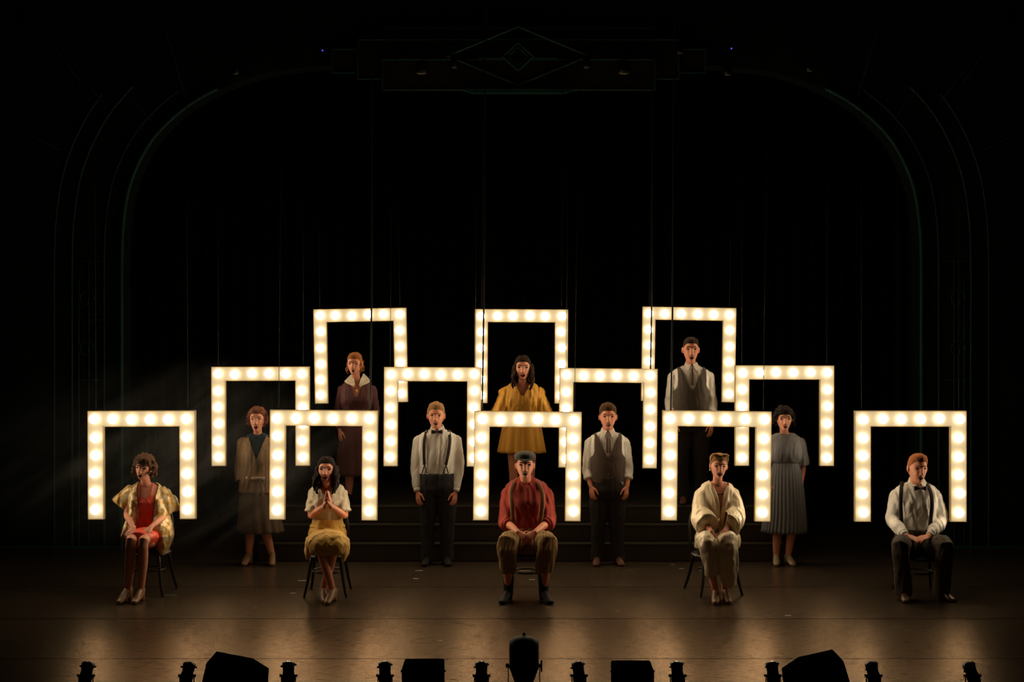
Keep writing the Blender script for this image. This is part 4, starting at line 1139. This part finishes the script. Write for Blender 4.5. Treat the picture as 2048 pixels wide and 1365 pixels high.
# ---- seated woman: champagne satin robe ---------------------------------------
sp = dict(sex='f', label='smiling seated woman in long champagne satin robe, hands on her knees', hk=1.0, zs=1.04, head=(1437.5, 932), hy=YF - .14, base=(W(1433, 1180, YF)[0], YF, 0), yaw=.06, roll=.06, jaw=.008, smile=1, mw=.026,
          hair=dict(side=.012, top=.014, lump=.003, lf=70, down=-.07, rolls=[((-.045, -.045, .112), (.045, .022, .020)), ((.045, -.045, .112), (.045, .022, .020)), ((0, -.05, .105), (.03, .02, .016)), ((-.078, .0, .07), (.016, .03, .04)), ((.078, .0, .07), (.016, .03, .04)), ((0, .09, -.06), (.05, .035, .05))]), hairm=H_blond, browm=H_brown, skin=2, seed=12,
          sh=[(1406, 988, YF - .03), (1464, 988, YF - .03)], el=[(1402, 1033, YF - .10), (1470, 1033, YF - .10)], wr=[(1423, 1066, YF - .40), (1448, 1066, YF - .40)],
          hands=[((-.10, -.55, -.80), (0, -.75, .6), .22, -1, 1.0, .16), ((.14, -.55, -.80), (0, -.75, .6), .22, 1, 1.0, .16)],
          torso=[(963, 1435, YF - .03, 14, .055), (969, 1435, YF - .03, 26, .072), (980, 1435, YF - .03, 31, .095), (1002, 1435, YF - .03, 31, .115), (1022, 1435, YF - .02, 28, .10), (1040, 1435, YF, 27, .10), (1062, 1434, YF, 33, .12), (1085, 1434, YF, 36, .14)],
          hip=[(1421, 1084, YF - .02), (1446, 1084, YF - .02)], kn=[(1415, 1090, YF - .48), (1452, 1090, YF - .48)],
          an=[(W(1430, 1100, YF - .4)[0], YF - .44, 0), (W(1450, 1100, YF - .4)[0], YF - .40, 0)], toe=[(-.15, -1), (.1, -1)], shoem=C_tanshoe, heel=.04)
root, T, sh, arms, legs, toW = person(sp)
cxw = W(1437, 0, YF)[0]; zv = W(0, 1046, YF)[2]; zs = W(0, 966, YF)[2]
rg = [body_shell(T[:7], .018)]
for a in arms:
    P, R = upto(a, 1.62, .014, .056, .060, .05); R = [(r + .010 + .006 * i, r + .008 + .010 * i) for i, r in enumerate(R)]
    rg.append(tube(P, R, n=20, k=3, cap=.1)); rg.append(cap_of(a, .078))
def cutr(x, y, z):
    if y < YF - .03 and z > zv and abs(x - cxw) < .012 + (z - zv) * .17: return True
    return z > zs + .01 and abs(x - cxw) < .085
bake('robe', join(*rg), C_satin, root, voxel=.0085, smooth=4, wr=(.0068, .62, 71, .40), cut=cutr)
rg = [stack([tuple(W(1434, py, YF)) + (hw / S(YF), d) for py, hw, d in ((1045, 31, .13), (1058, 40, .15), (1078, 46, .17), (1095, 45, .16))]),
      tube([W(1418, 1080, YF), W(1414, 1082, YF - .28), W(1413, 1086, YF - .44), W(1420, 1110, YF - .47), W(1426, 1150, YF - .46)], [(.11, .115), (.115, .10), (.095, .095), (.09, .07), (.075, .055)], n=20, k=4, cap=.3, ripple=(7, .05)),
      tube([W(1452, 1080, YF), W(1454, 1082, YF - .28), W(1454, 1086, YF - .44), W(1456, 1120, YF - .47), W(1459, 1172, YF - .44)], [(.11, .115), (.115, .10), (.100, .095), (.100, .07), (.075, .055)], n=20, k=4, cap=.3, ripple=(7, .06))]
bake('robe_skirt', join(*rg), C_satin, root, voxel=.0085, smooth=3, wr=(.008, .6, 74, .45))
obj('lapel', tube([(cxw - .085, YF - .11, zs - .02), (cxw - .045, front_y(T, cxw - .05, zs - .15, .024), zs - .15), (cxw - .012, front_y(T, cxw, zv, .03), zv)], [(.024, .005)] * 3, n=10, k=4, cap=.2), C_satin, root)
obj('lapel', tube([(cxw + .085, YF - .11, zs - .02), (cxw + .045, front_y(T, cxw + .05, zs - .15, .024), zs - .15), (cxw + .012, front_y(T, cxw, zv, .03), zv)], [(.024, .005)] * 3, n=10, k=4, cap=.2), C_satin, root)
for q in ([(1434, 1076), (1440, 1092), (1444, 1105)], [(1430, 1078), (1425, 1098), (1424, 1128)]):
    obj('tie_cord', tube([W(px, py, YF - .50 - .02 * i) for i, (px, py) in enumerate(q)], .005, n=6, k=3), C_satin, root)
P = toW(np.array([[-.085, .0, -.045]]))[0]; obj('earring', ellipsoid(P, .008, nu=10, nv=8), M_pearl, root)
nk = (sh[0] + sh[1]) / 2
obj('black_necklace', tube([nk + (.075 * math.sin(a), -.02 - .085 * math.cos(a), .05 - .045 * (math.cos(a) + 1) * .5) for a in np.linspace(-2.2, 2.2, 15)], .007, n=6), C_bow, root)
chair(W(1428, 1100, YF)[0], YF + .02, W(1428, 1104, YF)[2], 'dark bentwood chair under the woman in champagne satin, its curved back showing', yaw=.22, w=.44)

# ---- standing women -----------------------------------------------------------
def standing_woman(px, head, y0, yy, fz, label, hair, hairm, feet, k, hands_px, shoem, seed, el=44, hand_t=None, **kw):
    sp = dict(sex='f', label=label, head=head, hy=yy - .085, base=(sum(feet) / 2, yy, fz), hair=hair, hairm=hairm, seed=seed,
              sh=[(px - 31 * k, y0 + 17, yy), (px + 31 * k, y0 + 17, yy)], el=[(px - el * k, y0 + 66, yy + .02), (px + el * k, y0 + 66, yy + .02)],
              wr=[(hands_px[0][0], hands_px[0][1], yy - .05), (hands_px[1][0], hands_px[1][1], yy - .05)],
              hands=hand_t or [((.10, -.25, -1), (-.8, -.6, 0), .34, -1, .98), ((-.10, -.25, -1), (.8, -.6, 0), .34, 1, .98)],
              torso=torso_f(px, y0, yy, k), hip=[(px - 15 * k, y0 + 118, yy), (px + 15 * k, y0 + 118, yy)],
              kn=[(px - 15 * k, y0 + 182, yy - .01), (px + 15 * k, y0 + 182, yy - .01)],
              an=[(feet[0], yy + .02, fz), (feet[1], yy + .02, fz)], toe=[(-.15, -1), (.15, -1)], shoem=shoem, **kw)
    return person(sp)
def wx(px, yy): return W(px, 0, yy)[0]
def skirt(rings, m, root, yy, pleats=0, amp=.0, wr=None, name='skirt', n=96):
    """open skirt with a thick hem and real pleats"""
    Q = catmull([tuple(W(cx, py, yy)) + (hw / S(yy), d) for py, cx, hw, d in rings], 5)
    ang = np.linspace(0, 2 * PI, n, endpoint=False); V = []; m_ = len(Q)
    for th in (0, -.006):
        for i, q in enumerate(Q):
            f_ = i / (m_ - 1); w = 1 + amp * f_ ** .7 * (np.abs(np.sin(ang * pleats / 2)) - .5) * 2 if pleats else 1
            V.append(np.stack([q[0] + np.cos(ang) * (q[3] + th) * w, q[1] + np.sin(ang) * (q[4] + th) * w, np.full(n, q[2])], 1))
    V = np.concatenate(V); Fc = []
    for L in (0, 1):
        for i in range(m_ - 1):
            for j in range(n):
                j2 = (j + 1) % n; a = L * m_ * n
                f4 = (a + i * n + j, a + (i + 1) * n + j, a + (i + 1) * n + j2, a + i * n + j2)
                Fc.append(f4 if L == 0 else f4[::-1])
    a, b = (m_ - 1) * n, (2 * m_ - 1) * n
    for j in range(n): Fc.append((a + j, b + j, b + (j + 1) % n, a + (j + 1) % n))
    return obj(name, (V, Fc), m, root)

# glittery coat
root, T, sh, arms, legs, toW = standing_woman(515, (514.5, 838), 868, YM, 0, 'standing woman in glittery tan coat over dark turtleneck, middle row far left',
    dict(side=.026, top=.020, lump=.006, lf=85, down=-.065, curls=(80, .014, (-.05, .10), .018)), H_auburn, (wx(497, YM), wx(544, YM)), .96, [(483, 970), (548, 970)], C_tanshoe, 15, el=37, jaw=.016, mw=.019, heel=.05, skin=2, hk=1.05, zs=1.05)
bake('turtleneck', join(body_shell(T[:6], .002), tube([(sh[0] + sh[1]) / 2 + (0, -.01, .0), (sh[0] + sh[1]) / 2 + (0, -.03, .085)], [.066, .058], n=18, cap=.2)), C_teal, root, voxel=.009, smooth=2)
g = []
for a in arms:
    P, R = upto(a, 1.80, .012, .050, .050, .048); g.append(tube(P, R, n=18, k=2, cap=.1)); g.append(cap_of(a, .064))
cxw = wx(517, YM); zv = W(0, 915, YM)[2]
coat = stack([tuple(W(515, py, YM)) + (hw / S(YM), d) for py, hw, d in ((872, 20, .08), (878, 30, .10), (890, 34, .125), (912, 34, .14), (935, 33, .13), (960, 36, .14), (985, 38, .145))])
bake('coat', join(coat, *g), C_glit, root, voxel=.0085, smooth=3, wr=(.005, .9, 81, .3), cut=lambda x, y, z: y < YM and z > zv and abs(x - cxw) < (z - zv) * .36 + .003)
for s in (-1, 1):
    c = W(520, 957, YM - .16)
    lp = [c + (s * .045 * math.sin(t), 0, -.028 + .028 * math.cos(t) + .0) for t in np.linspace(0, 2 * PI, 12)]
    obj('bow_loop', tube(lp, [(.014, .004)] * 12, side=(0, 1, 0), n=8), C_ribbon, root)
    obj('bow_tail', tube([c, c + (s * .02, -.005, -.09), c + (s * .03, 0, -.19)], [(.010, .004), (.014, .004), (.016, .003)], n=8, k=3), C_ribbon, root)
obj('belt', tube([W(515, 952, YM), W(515, 960, YM)], [(.184, .142), (.188, .146)], n=28, cap=.05), C_ribbon, root)
skirt([(975, 515, 34, .13), (1010, 516, 38, .16), (1040, 519, 42, .19), (1064, 522, 45, .20)], C_brownskirt, root, YM, 14, .05)

# grey blue pleated dress
root, T, sh, arms, legs, toW = standing_woman(1570, (1568, 838), 868, YM, 0, 'standing woman in grey-blue pleated dress with dark curly hair, middle row far right',
    dict(side=.030, top=.026, lump=.008, lf=80, fringe=.012, down=-.05, curls=(100, .015, (-.05, .10), .022)), H_black, (wx(1553, YM), wx(1577, YM)), .98, [(1537, 968), (1602, 968)], C_creamshoe, 18, el=37, jaw=.012, mw=.017, skin=2, hk=1.06, zs=.99)
g = []
for a in arms:
    P, R = upto(a, .92, .022, .050, .046, .05); R = [r - .008 + .022 * i / 6 for i, r in enumerate(R)]; g.append(tube(P, R, n=20, k=3, cap=.1, ripple=(9, .05))); g.append(cap_of(a, .060))
bod = stack([tuple(W(1570, py, YM)) + (hw / S(YM), d) for py, hw, d in ((867, 18, .075), (874, 29, .09), (886, 32, .115), (906, 34, .14), (920, 32, .13), (926, 27, .11))])
zc = W(0, 872, YM)[2]
bake('dress_bodice', join(bod, *g), C_grey, root, voxel=.0085, smooth=3, wr=(.0035, 1.3, 83, .15))
skirt([(922, 1570, 26, .11), (940, 1570, 32, .13), (980, 1570, 37, .16), (1030, 1570, 41, .19), (1064, 1568, 44, .21)], C_grey2, root, YM, 34, .06, n=170)
obj('waist_band', tube([W(1570, 920, YM), W(1570, 925, YM)], [(.153, .115), (.155, .118)], n=28, cap=.05), C_grey2, root)
for a in legs:
    p = a[2]
    for i in range(3):
        obj('shoelace', tube([p + (-.02, -.055 - .02 * i, .088 - .010 * i), p + (.02, -.055 - .02 * i, .088 - .010 * i)], .0035, n=5), C_boot, root)

# burgundy dress with cream collar
root, T, sh, arms, legs, toW = standing_woman(714, (709.5, 728), 762, YB, ZB, 'standing woman in burgundy with a wide cream collar, back row left',
    dict(side=.008, top=.016, lump=.002, lf=60, part=-1, down=-.07, rolls=[((.05, .06, -.05), (.030, .03, .045)), ((-.0, .09, .0), (.045, .03, .05))], locks=(7, .13, .010, .1), wave=.008, fwd=False), H_ginger, (wx(697, YB), wx(731, YB)), 1.0, [(680, 862), (748, 862)], C_boot, 21, el=38, jaw=.010, mw=.015, yaw=-.15, heel=.03, skin=2, hk=1.05, zs=.98)
g = []
for a in arms:
    P, R = upto(a, 1.85, .006, .046, .042, .036); g.append(tube(P, R, n=18, k=2, cap=.1)); g.append(cap_of(a, .052))
cxw = wx(714, YB); zv = W(0, 792, YB)[2]
bake('burgundy_bodice', join(body_shell(T, .008), *g), C_burg, root, voxel=.0085, smooth=3, wr=(.0030, .9, 91, .5), cut=lambda x, y, z: y < YB and z > zv and abs(x - cxw) < .012 + (z - zv) * .40)
skirt([(845, 714, 27, .11), (870, 714, 34, .14), (920, 714, 40, .18), (950, 714, 42, .20)], C_burg, root, YB, 12, .05)
for s in (-1, 1):       # wide pointed collar
    def q(px, py, dy): 
        w_ = W(714 + s * (px), py, YB - .1); return np.array([w_[0], front_y(T, w_[0], w_[2], .014) + dy, w_[2]])
    pts = [q(11, 748, .05), q(20, 756, .03), q(27, 764, .0), q(20, 768, -.004), q(12, 771, -.004), q(6, 775, -.004), q(4, 770, -.006), q(7, 758, .0)]
    V = [p + (0, dy, 0) for dy in (-.010, 0) for p in pts]; n_ = len(pts)
    Fc = [tuple(range(n_)), tuple(range(n_, 2 * n_))[::-1]] + [(i, n_ + i, n_ + (i + 1) % n_, (i + 1) % n_) for i in range(n_)]
    obj('wide_collar', (V, Fc), mat('cream cotton collar', (.66, .58, .46), .8), root, smooth=False)
w_ = W(714, 782, YB - .1)
obj('brooch', ellipsoid((w_[0], front_y(T, w_[0], w_[2], .016), w_[2]), (.009, .006, .02), nu=10, nv=8), M_brass, root)
for s in (-1, 1):
    P = toW(np.array([[s * .088, .004, -.055]]))[0]
    obj('hoop_earring', tube([P + (.0, .004 * math.sin(a), 0) + (.017 * math.cos(a), 0, .022 * math.sin(a) - .01) for a in np.linspace(0, 2 * PI, 13)], .0025, n=5), M_brass, root)

# mustard floral dress
root, T, sh, arms, legs, toW = standing_woman(1044, (1045.5, 736), 768, YB, ZB, 'standing woman in mustard floral dress with long brown hair, back row centre',
    dict(side=.010, top=.018, lump=.003, lf=60, part=-.4, down=-.09, locks=(18, .23, .020, .26), wave=.010), H_dark, (wx(1027, YB), wx(1061, YB)), 1.12, [(1008, 848), (1080, 848)], C_boot, 24, el=33, jaw=.010, smile=1, mw=.024, heel=.02, skin=2, pitch=.05, zs=1.05)
g = []
for i, a in enumerate(arms):
    s_, e_, w_ = a; sx = -1 if i == 0 else 1
    g.append(tube([s_ - (sx * .02, 0, 0), (s_ + e_) / 2 + (sx * .02, -.01, 0), e_ + (sx * .045, -.02, .03)], [(.062, .075), (.085, .10), (.105, .125)], n=24, k=3, cap=.08, ripple=(8, .05)))
cxw = wx(1045, YB); zv = W(0, 790, YB)[2]
g += [cap_of(a, .070) for a in arms]
bod = stack([tuple(W(1044, py, YB)) + (hw / S(YB), d) for py, hw, d in ((764, 18, .075), (771, 30, .09), (784, 36, .125), (802, 37, .155), (820, 34, .14), (836, 34, .13))])
bake('floral_bodice', join(bod, *g), C_must, root, voxel=.0085, smooth=3, wr=(.0060, .9, 93, .35), cut=lambda x, y, z: y < YB and z > zv and abs(x - cxw) < .012 + (z - zv) * .50)
skirt([(826, 1044, 33, .13), (850, 1044, 38, .16), (880, 1044, 43, .19), (905, 1044, 47, .21)], C_must2, root, YB, 13, .06)
for s in (-1, 1):
    obj('waist_tie', tube([W(1043, 846, YB - .17), W(1043 + s * 2, 860, YB - .19), W(1043 + s * 3, 873, YB - .20)], .005, n=6, k=3), C_must2, root)

# ------------------------------------------------------------------ front of stage: lanterns, monitors, tape
M_can = mat('black lantern enamel', (.014, .012, .010), .6, .1, spec=.15, noise=.3, nscale=12)
M_glassl = mat('dark lantern lens', (.05, .05, .05), .1)
def lantern(px, top, tiltx, tilty, label, k=1.0, Y=-5.5):
    b = W(px, 1360, Y); root = empty('stage_lantern', (b[0], Y, 0), label, 'stage light', 'small lanterns along the stage edge')
    zp = .168 * k            # pivot height
    R = rotm(rx=tiltx, ry=tilty)
    def tr(g): return (np.asarray(g[0]) @ R.T + (b[0], Y, zp), g[1])
    def ring(z, r, w): return tube([(0, 0, z), (0, 0, z + w)], r, n=18, cap=.05)
    obj('reflector_housing', tr(tube([(0, 0, -.115 * k), (0, 0, -.08 * k), (0, 0, -.03 * k), (0, 0, .012 * k)], [.020 * k, .038 * k, .048 * k, .044 * k], n=18, k=2, cap=.8)), M_can, root)
    obj('lens_barrel', tr(tube([(0, 0, .008 * k), (0, 0, .05 * k), (0, 0, .085 * k)], [.040 * k, .042 * k, .044 * k], n=18, cap=.05)), M_can, root)
    obj('lens_ring', tr(ring(.080 * k, .046 * k, .014)), M_can, root)
    obj('lens', tr(ellipsoid((0, 0, .095 * k), (.038 * k, .038 * k, .008), nu=16, nv=8)), M_glassl, root)
    for i in range(4):
        a = i * PI / 2 + .4
        obj('barrel_knob', tr(tube([(.04 * k * math.cos(a), .04 * k * math.sin(a), .072 * k), (.056 * k * math.cos(a), .056 * k * math.sin(a), .076 * k)], .007, n=8, cap=.5)), M_can, root)
    yk = [(b[0] - .051 * k, Y, zp), (b[0] - .051 * k, Y, .06), (b[0] - .05 * k, Y, .02), (b[0] + .05 * k, Y, .02), (b[0] + .051 * k, Y, .06), (b[0] + .051 * k, Y, zp)]
    yo = obj('yoke', tube(yk, [(.012, .004)] * 6, side=(0, 1, 0), n=8), M_can, root)
    for s in (-1, 1):
        obj('yoke_knob', tube([(b[0] + s * .046 * k, Y, zp), (b[0] + s * .062 * k, Y, zp)], [.008, .011], n=10, side=(0, 0, 1), cap=.3), M_can, yo)
    obj('base_plate', box((b[0], Y, .010), (.16, .14, .014), bev=.003), M_can, root, smooth=False)
L = [(172, 1325, .25, .25, 'farthest left'), (374, 1325, .35, .28, 'just left of the tilted monitor on the left'), (577, 1333, .1, .02, 'just right of the tilted monitor on the left'),
     (770, 1327, .2, .0, 'just left of the square monitor left of centre'), (963, 1327, .2, .0, 'just left of the big central lantern'), (1158, 1330, .2, -.12, 'just right of the big central lantern'),
     (1355, 1329, .1, -.08, 'just right of the square monitor right of centre'), (1546, 1329, .1, -.10, 'just left of the tilted monitor on the right'), (1747, 1329, .25, -.25, 'just right of the tilted monitor on the right'), (1945, 1331, .3, -.42, 'farthest right')]
for px, top, a, b_, lab in L:
    lantern(px, top, a, b_, 'small stage lantern ' + lab)

# big central lantern
Y = -5.5; b = W(1048, 1360, Y); root = empty('large_lantern', (b[0], Y, 0), 'large black drum-shaped stage lantern at the bottom centre', 'stage light')
zt = W(0, 1287, Y)[2]; R = rotm(rx=.22)
def tr(g): return (np.asarray(g[0]) @ R.T + (b[0], Y, .27), g[1])
obj('drum_housing', tr(tube([(0, 0, -.02), (0, 0, .02), (0, 0, .12), (0, 0, .145)], [.104, .107, .107, .100], n=28, cap=.35)), M_can, root)
obj('rear_housing', tr(tube([(0, 0, -.20), (0, 0, -.14), (0, 0, -.06), (0, 0, -.01)], [.050, .075, .100, .104], n=28, k=2, cap=.6)), M_can, root)
obj('front_rim', tr(tube([(0, 0, .135), (0, 0, .15)], .106, n=28, cap=.05)), M_can, root)
obj('lens', tr(ellipsoid((0, 0, .152), (.094, .094, .02), nu=24, nv=8)), M_glassl, root)
obj('top_catch', tr(tube([(0, .085, .15), (0, .09, .175)], [.013, .010], n=10)), M_can, root)
for i in range(4): obj('cooling_fin', tr(tube([(0, 0, -.045 + i * .014), (0, 0, -.042 + i * .014)], .1085, n=28, cap=.02)), M_can, root)
for s in (-1, 1):
    obj('yoke_arm', tube([(b[0] + s * .113, Y, .25), (b[0] + s * .113, Y, .04), (b[0] + s * .07, Y, .012)], [(.016, .004)] * 3, side=(0, 1, 0), n=8), M_can, root)
    obj('yoke_knob', tube([(b[0] + s * .105, Y, .24), (b[0] + s * .128, Y, .24)], [.012, .016], side=(0, 0, 1), n=10, cap=.3), M_can, root)
obj('locking_lever', tube([(b[0] + .126, Y, .20), (b[0] + .126, Y, .275)], .007, n=8), M_can, root)
obj('base_plate', box((b[0], Y, .009), (.30, .22, .014), bev=.003), M_can, root, smooth=False)

# stage monitors
M_cab = mat('black textured monitor cabinet', (.003, .003, .003), 1.0, spec=.0, noise=.2, nscale=60, bump=.3, bscale=150)
M_grille = mat('black steel grille', (.008, .008, .008), .5, .4, bump=.5, bscale=300)
def prism(pts, Y0, Y1):
    n = len(pts); V = [(x, Y0, z) for x, z in pts] + [(x, Y1, z) for x, z in pts]
    return V, [tuple(range(n)), tuple(range(n, 2 * n))[::-1]] + [(i, n + i, n + (i + 1) % n, (i + 1) % n) for i in range(n)]
def wedge(outline, label, mirror):
    pts = [W(px, py, -5.34)[[0, 2]] for px, py in outline]
    x = sum(p[0] for p in pts) / len(pts)
    root = empty('stage_monitor', (x, -5.5, 0), label, 'monitor speaker', 'stage monitor speakers')
    lo = [(p[0], max(p[1], .0)) for p in pts]
    obj('cabinet', prism(lo, -5.68, -5.32), M_cab, root, smooth=False)
    c = np.mean(lo, 0); ins = [(c[0] + (p[0] - c[0]) * .9, c[1] + (p[1] - c[1]) * .9) for p in lo]
    obj('side_plate', prism(ins, -5.686, -5.679), M_grille, root, smooth=False)
    obj('grille', prism(ins, -5.321, -5.312), M_grille, root, smooth=False)
    obj('handle', tube([(c[0] - .05, -5.69, c[1] + .03), (c[0] - .05, -5.705, c[1] + .03), (c[0] + .05, -5.705, c[1] + .03), (c[0] + .05, -5.69, c[1] + .03)], .007, n=8), M_can, root)
wedge([(419, 1408), (422, 1350), (432, 1305), (505, 1319), (537, 1339), (534, 1408)], 'black wedge monitor speaker leaning right, bottom left', False)
wedge([(1682, 1408), (1678, 1340), (1666, 1301), (1598, 1316), (1564, 1339), (1570, 1408)], 'black wedge monitor speaker leaning left, bottom right', True)
for px, w_, top, lab in ((846.5, 81, 1320, 'black square monitor speaker seen from behind, left of the large lantern'), (1265, 80, 1323, 'black square monitor speaker seen from behind, right of the large lantern')):
    x = W(px, 1340, -5.5)[0]; hw = w_ / 2 / S(-5.5); zt = W(0, top, -5.36)[2]
    root = empty('stage_monitor', (x, -5.5, 0), lab, 'monitor speaker', 'stage monitor speakers')
    V, Fc = prism([(x - hw, 0), (x - hw * 1.0, zt - .01), (x - hw + .008, zt), (x + hw - .008, zt), (x + hw, zt - .01), (x + hw, 0)], -5.62, -5.34)
    obj('cabinet', (V, Fc), M_cab, root, smooth=False)
    obj('rear_plate', box((x, -5.623, zt * .45), (hw * 1.5, .006, zt * .6), bev=.002), M_grille, root, smooth=False)
    obj('grille', box((x, -5.335, zt * .5), (hw * 1.9, .01, zt * .92), bev=.003), M_grille, root, smooth=False)
    for s in (-1, 1): obj('bracket_knob', tube([(x + s * hw, -5.5, .20), (x + s * (hw + .014), -5.5, .20)], .009, side=(0, 0, 1), n=8, cap=.3), M_can, root)

# spike tape and small bits on the floor
M_tape = mat('pale glow tape', (.55, .52, .42), .35)
M_tapeb = mat('blue-grey spike tape', (.10, .16, .18), .4)
tp = [(838, 1142, 15, .1, 'beside the standing man in suspenders, upper strip'), (832, 1158, 12, -.1, 'beside the standing man in suspenders, lower strip'), (1050, 1143, 22, .05, 'behind the boy in the cap, long strip'), (1064, 1160, 12, 0, 'behind the boy in the cap, short strip'),
      (604, 1162, 16, .1, 'left of the chair of the woman in a yellow skirt'), (586, 1187, 12, .2, 'just in front of the chair of the woman in a yellow skirt'), (342, 1191, 26, -.1, 'right of the woman in gold brocade'), (1363, 1138, 9, .1, 'left of the woman in champagne satin'),
      (1345, 1130, 7, .3, 'behind the front frame of the woman in champagne satin'), (240, 1207, 10, .2, 'in front of the woman in gold brocade'), (1576, 1232, 12, .1, 'on the open floor right of the woman in champagne satin'), (880, 1282, 10, .0, 'on the open floor above the left square monitor')]
for px, py, w_, a, lab in tp:
    x, y, z = Fl(px, py); w = w_ / S(y)
    m = M_tapeb if 'gold brocade' in lab and 'right' in lab else M_tape
    t = obj('spike_tape', box((0, 0, 0), (w, .02, .0012), rotm(rz=a)), m, smooth=False)
    t.location = (x, y, .0008)
    tag(t, 'small tape mark ' + lab, 'tape', 'tape marks on the floor')

# ------------------------------------------------------------------ HAZE drifting behind and around the left frames
m = bpy.data.materials.new('thin stage haze'); m.use_nodes = True; nt = m.node_tree
nt.nodes.remove(nt.nodes['Principled BSDF']); out = nt.nodes['Material Output']; Nn = nt.nodes.new; Lk = nt.links.new
sc_ = Nn('ShaderNodeVolumeScatter'); sc_.inputs['Color'].default_value = (.93, .95, .92, 1); sc_.inputs['Anisotropy'].default_value = .2
tc = Nn('ShaderNodeTexCoord'); mr0 = Nn('ShaderNodeMapping'); mr0.inputs['Rotation'].default_value = (0, .61, 0); mp = Nn('ShaderNodeMapping'); mp.inputs['Scale'].default_value = (.5, .7, 4.0)
Lk(mr0.outputs['Vector'], mp.inputs['Vector'])
nz = Nn('ShaderNodeTexNoise'); nz.inputs['Scale'].default_value = 1.3; nz.inputs['Detail'].default_value = 3; nz.inputs['Distortion'].default_value = .5
Lk(tc.outputs['Object'], mr0.inputs['Vector']); Lk(mp.outputs['Vector'], nz.inputs['Vector'])
mr = Nn('ShaderNodeMapRange'); mr.inputs['From Min'].default_value = .46; mr.inputs['From Max'].default_value = .68; mr.inputs['To Min'].default_value = .01; mr.inputs['To Max'].default_value = .10
Lk(nz.outputs['Fac'], mr.inputs['Value'])
# fades towards the edges of the cloud
ln = Nn('ShaderNodeVectorMath'); ln.operation = 'LENGTH'
sb = Nn('ShaderNodeVectorMath'); sb.operation = 'MULTIPLY'; sb.inputs[1].default_value = (1 / 2.3, 1 / 1.7, 1 / 1.15)
Lk(tc.outputs['Object'], sb.inputs[0]); Lk(sb.outputs['Vector'], ln.inputs[0])
fd = Nn('ShaderNodeMapRange'); fd.inputs['From Min'].default_value = 1.0; fd.inputs['From Max'].default_value = .25; fd.inputs['To Min'].default_value = 0; fd.inputs['To Max'].default_value = 1
Lk(ln.outputs['Value'], fd.inputs['Value'])
mu = Nn('ShaderNodeMath'); mu.operation = 'MULTIPLY'; Lk(mr.outputs['Result'], mu.inputs[0]); Lk(fd.outputs['Result'], mu.inputs[1])
Lk(mu.outputs['Value'], sc_.inputs['Density']); Lk(sc_.outputs['Volume'], out.inputs['Volume'])
hz_c = np.array([-3.7, -.55, 1.22])
hz = obj('haze', ellipsoid((0, 0, 0), (2.3, 1.7, 1.15), nu=24, nv=12), m)
hz.location = hz_c
tag(hz, 'thin streaky stage haze around the left marquee frames', kind='stuff')
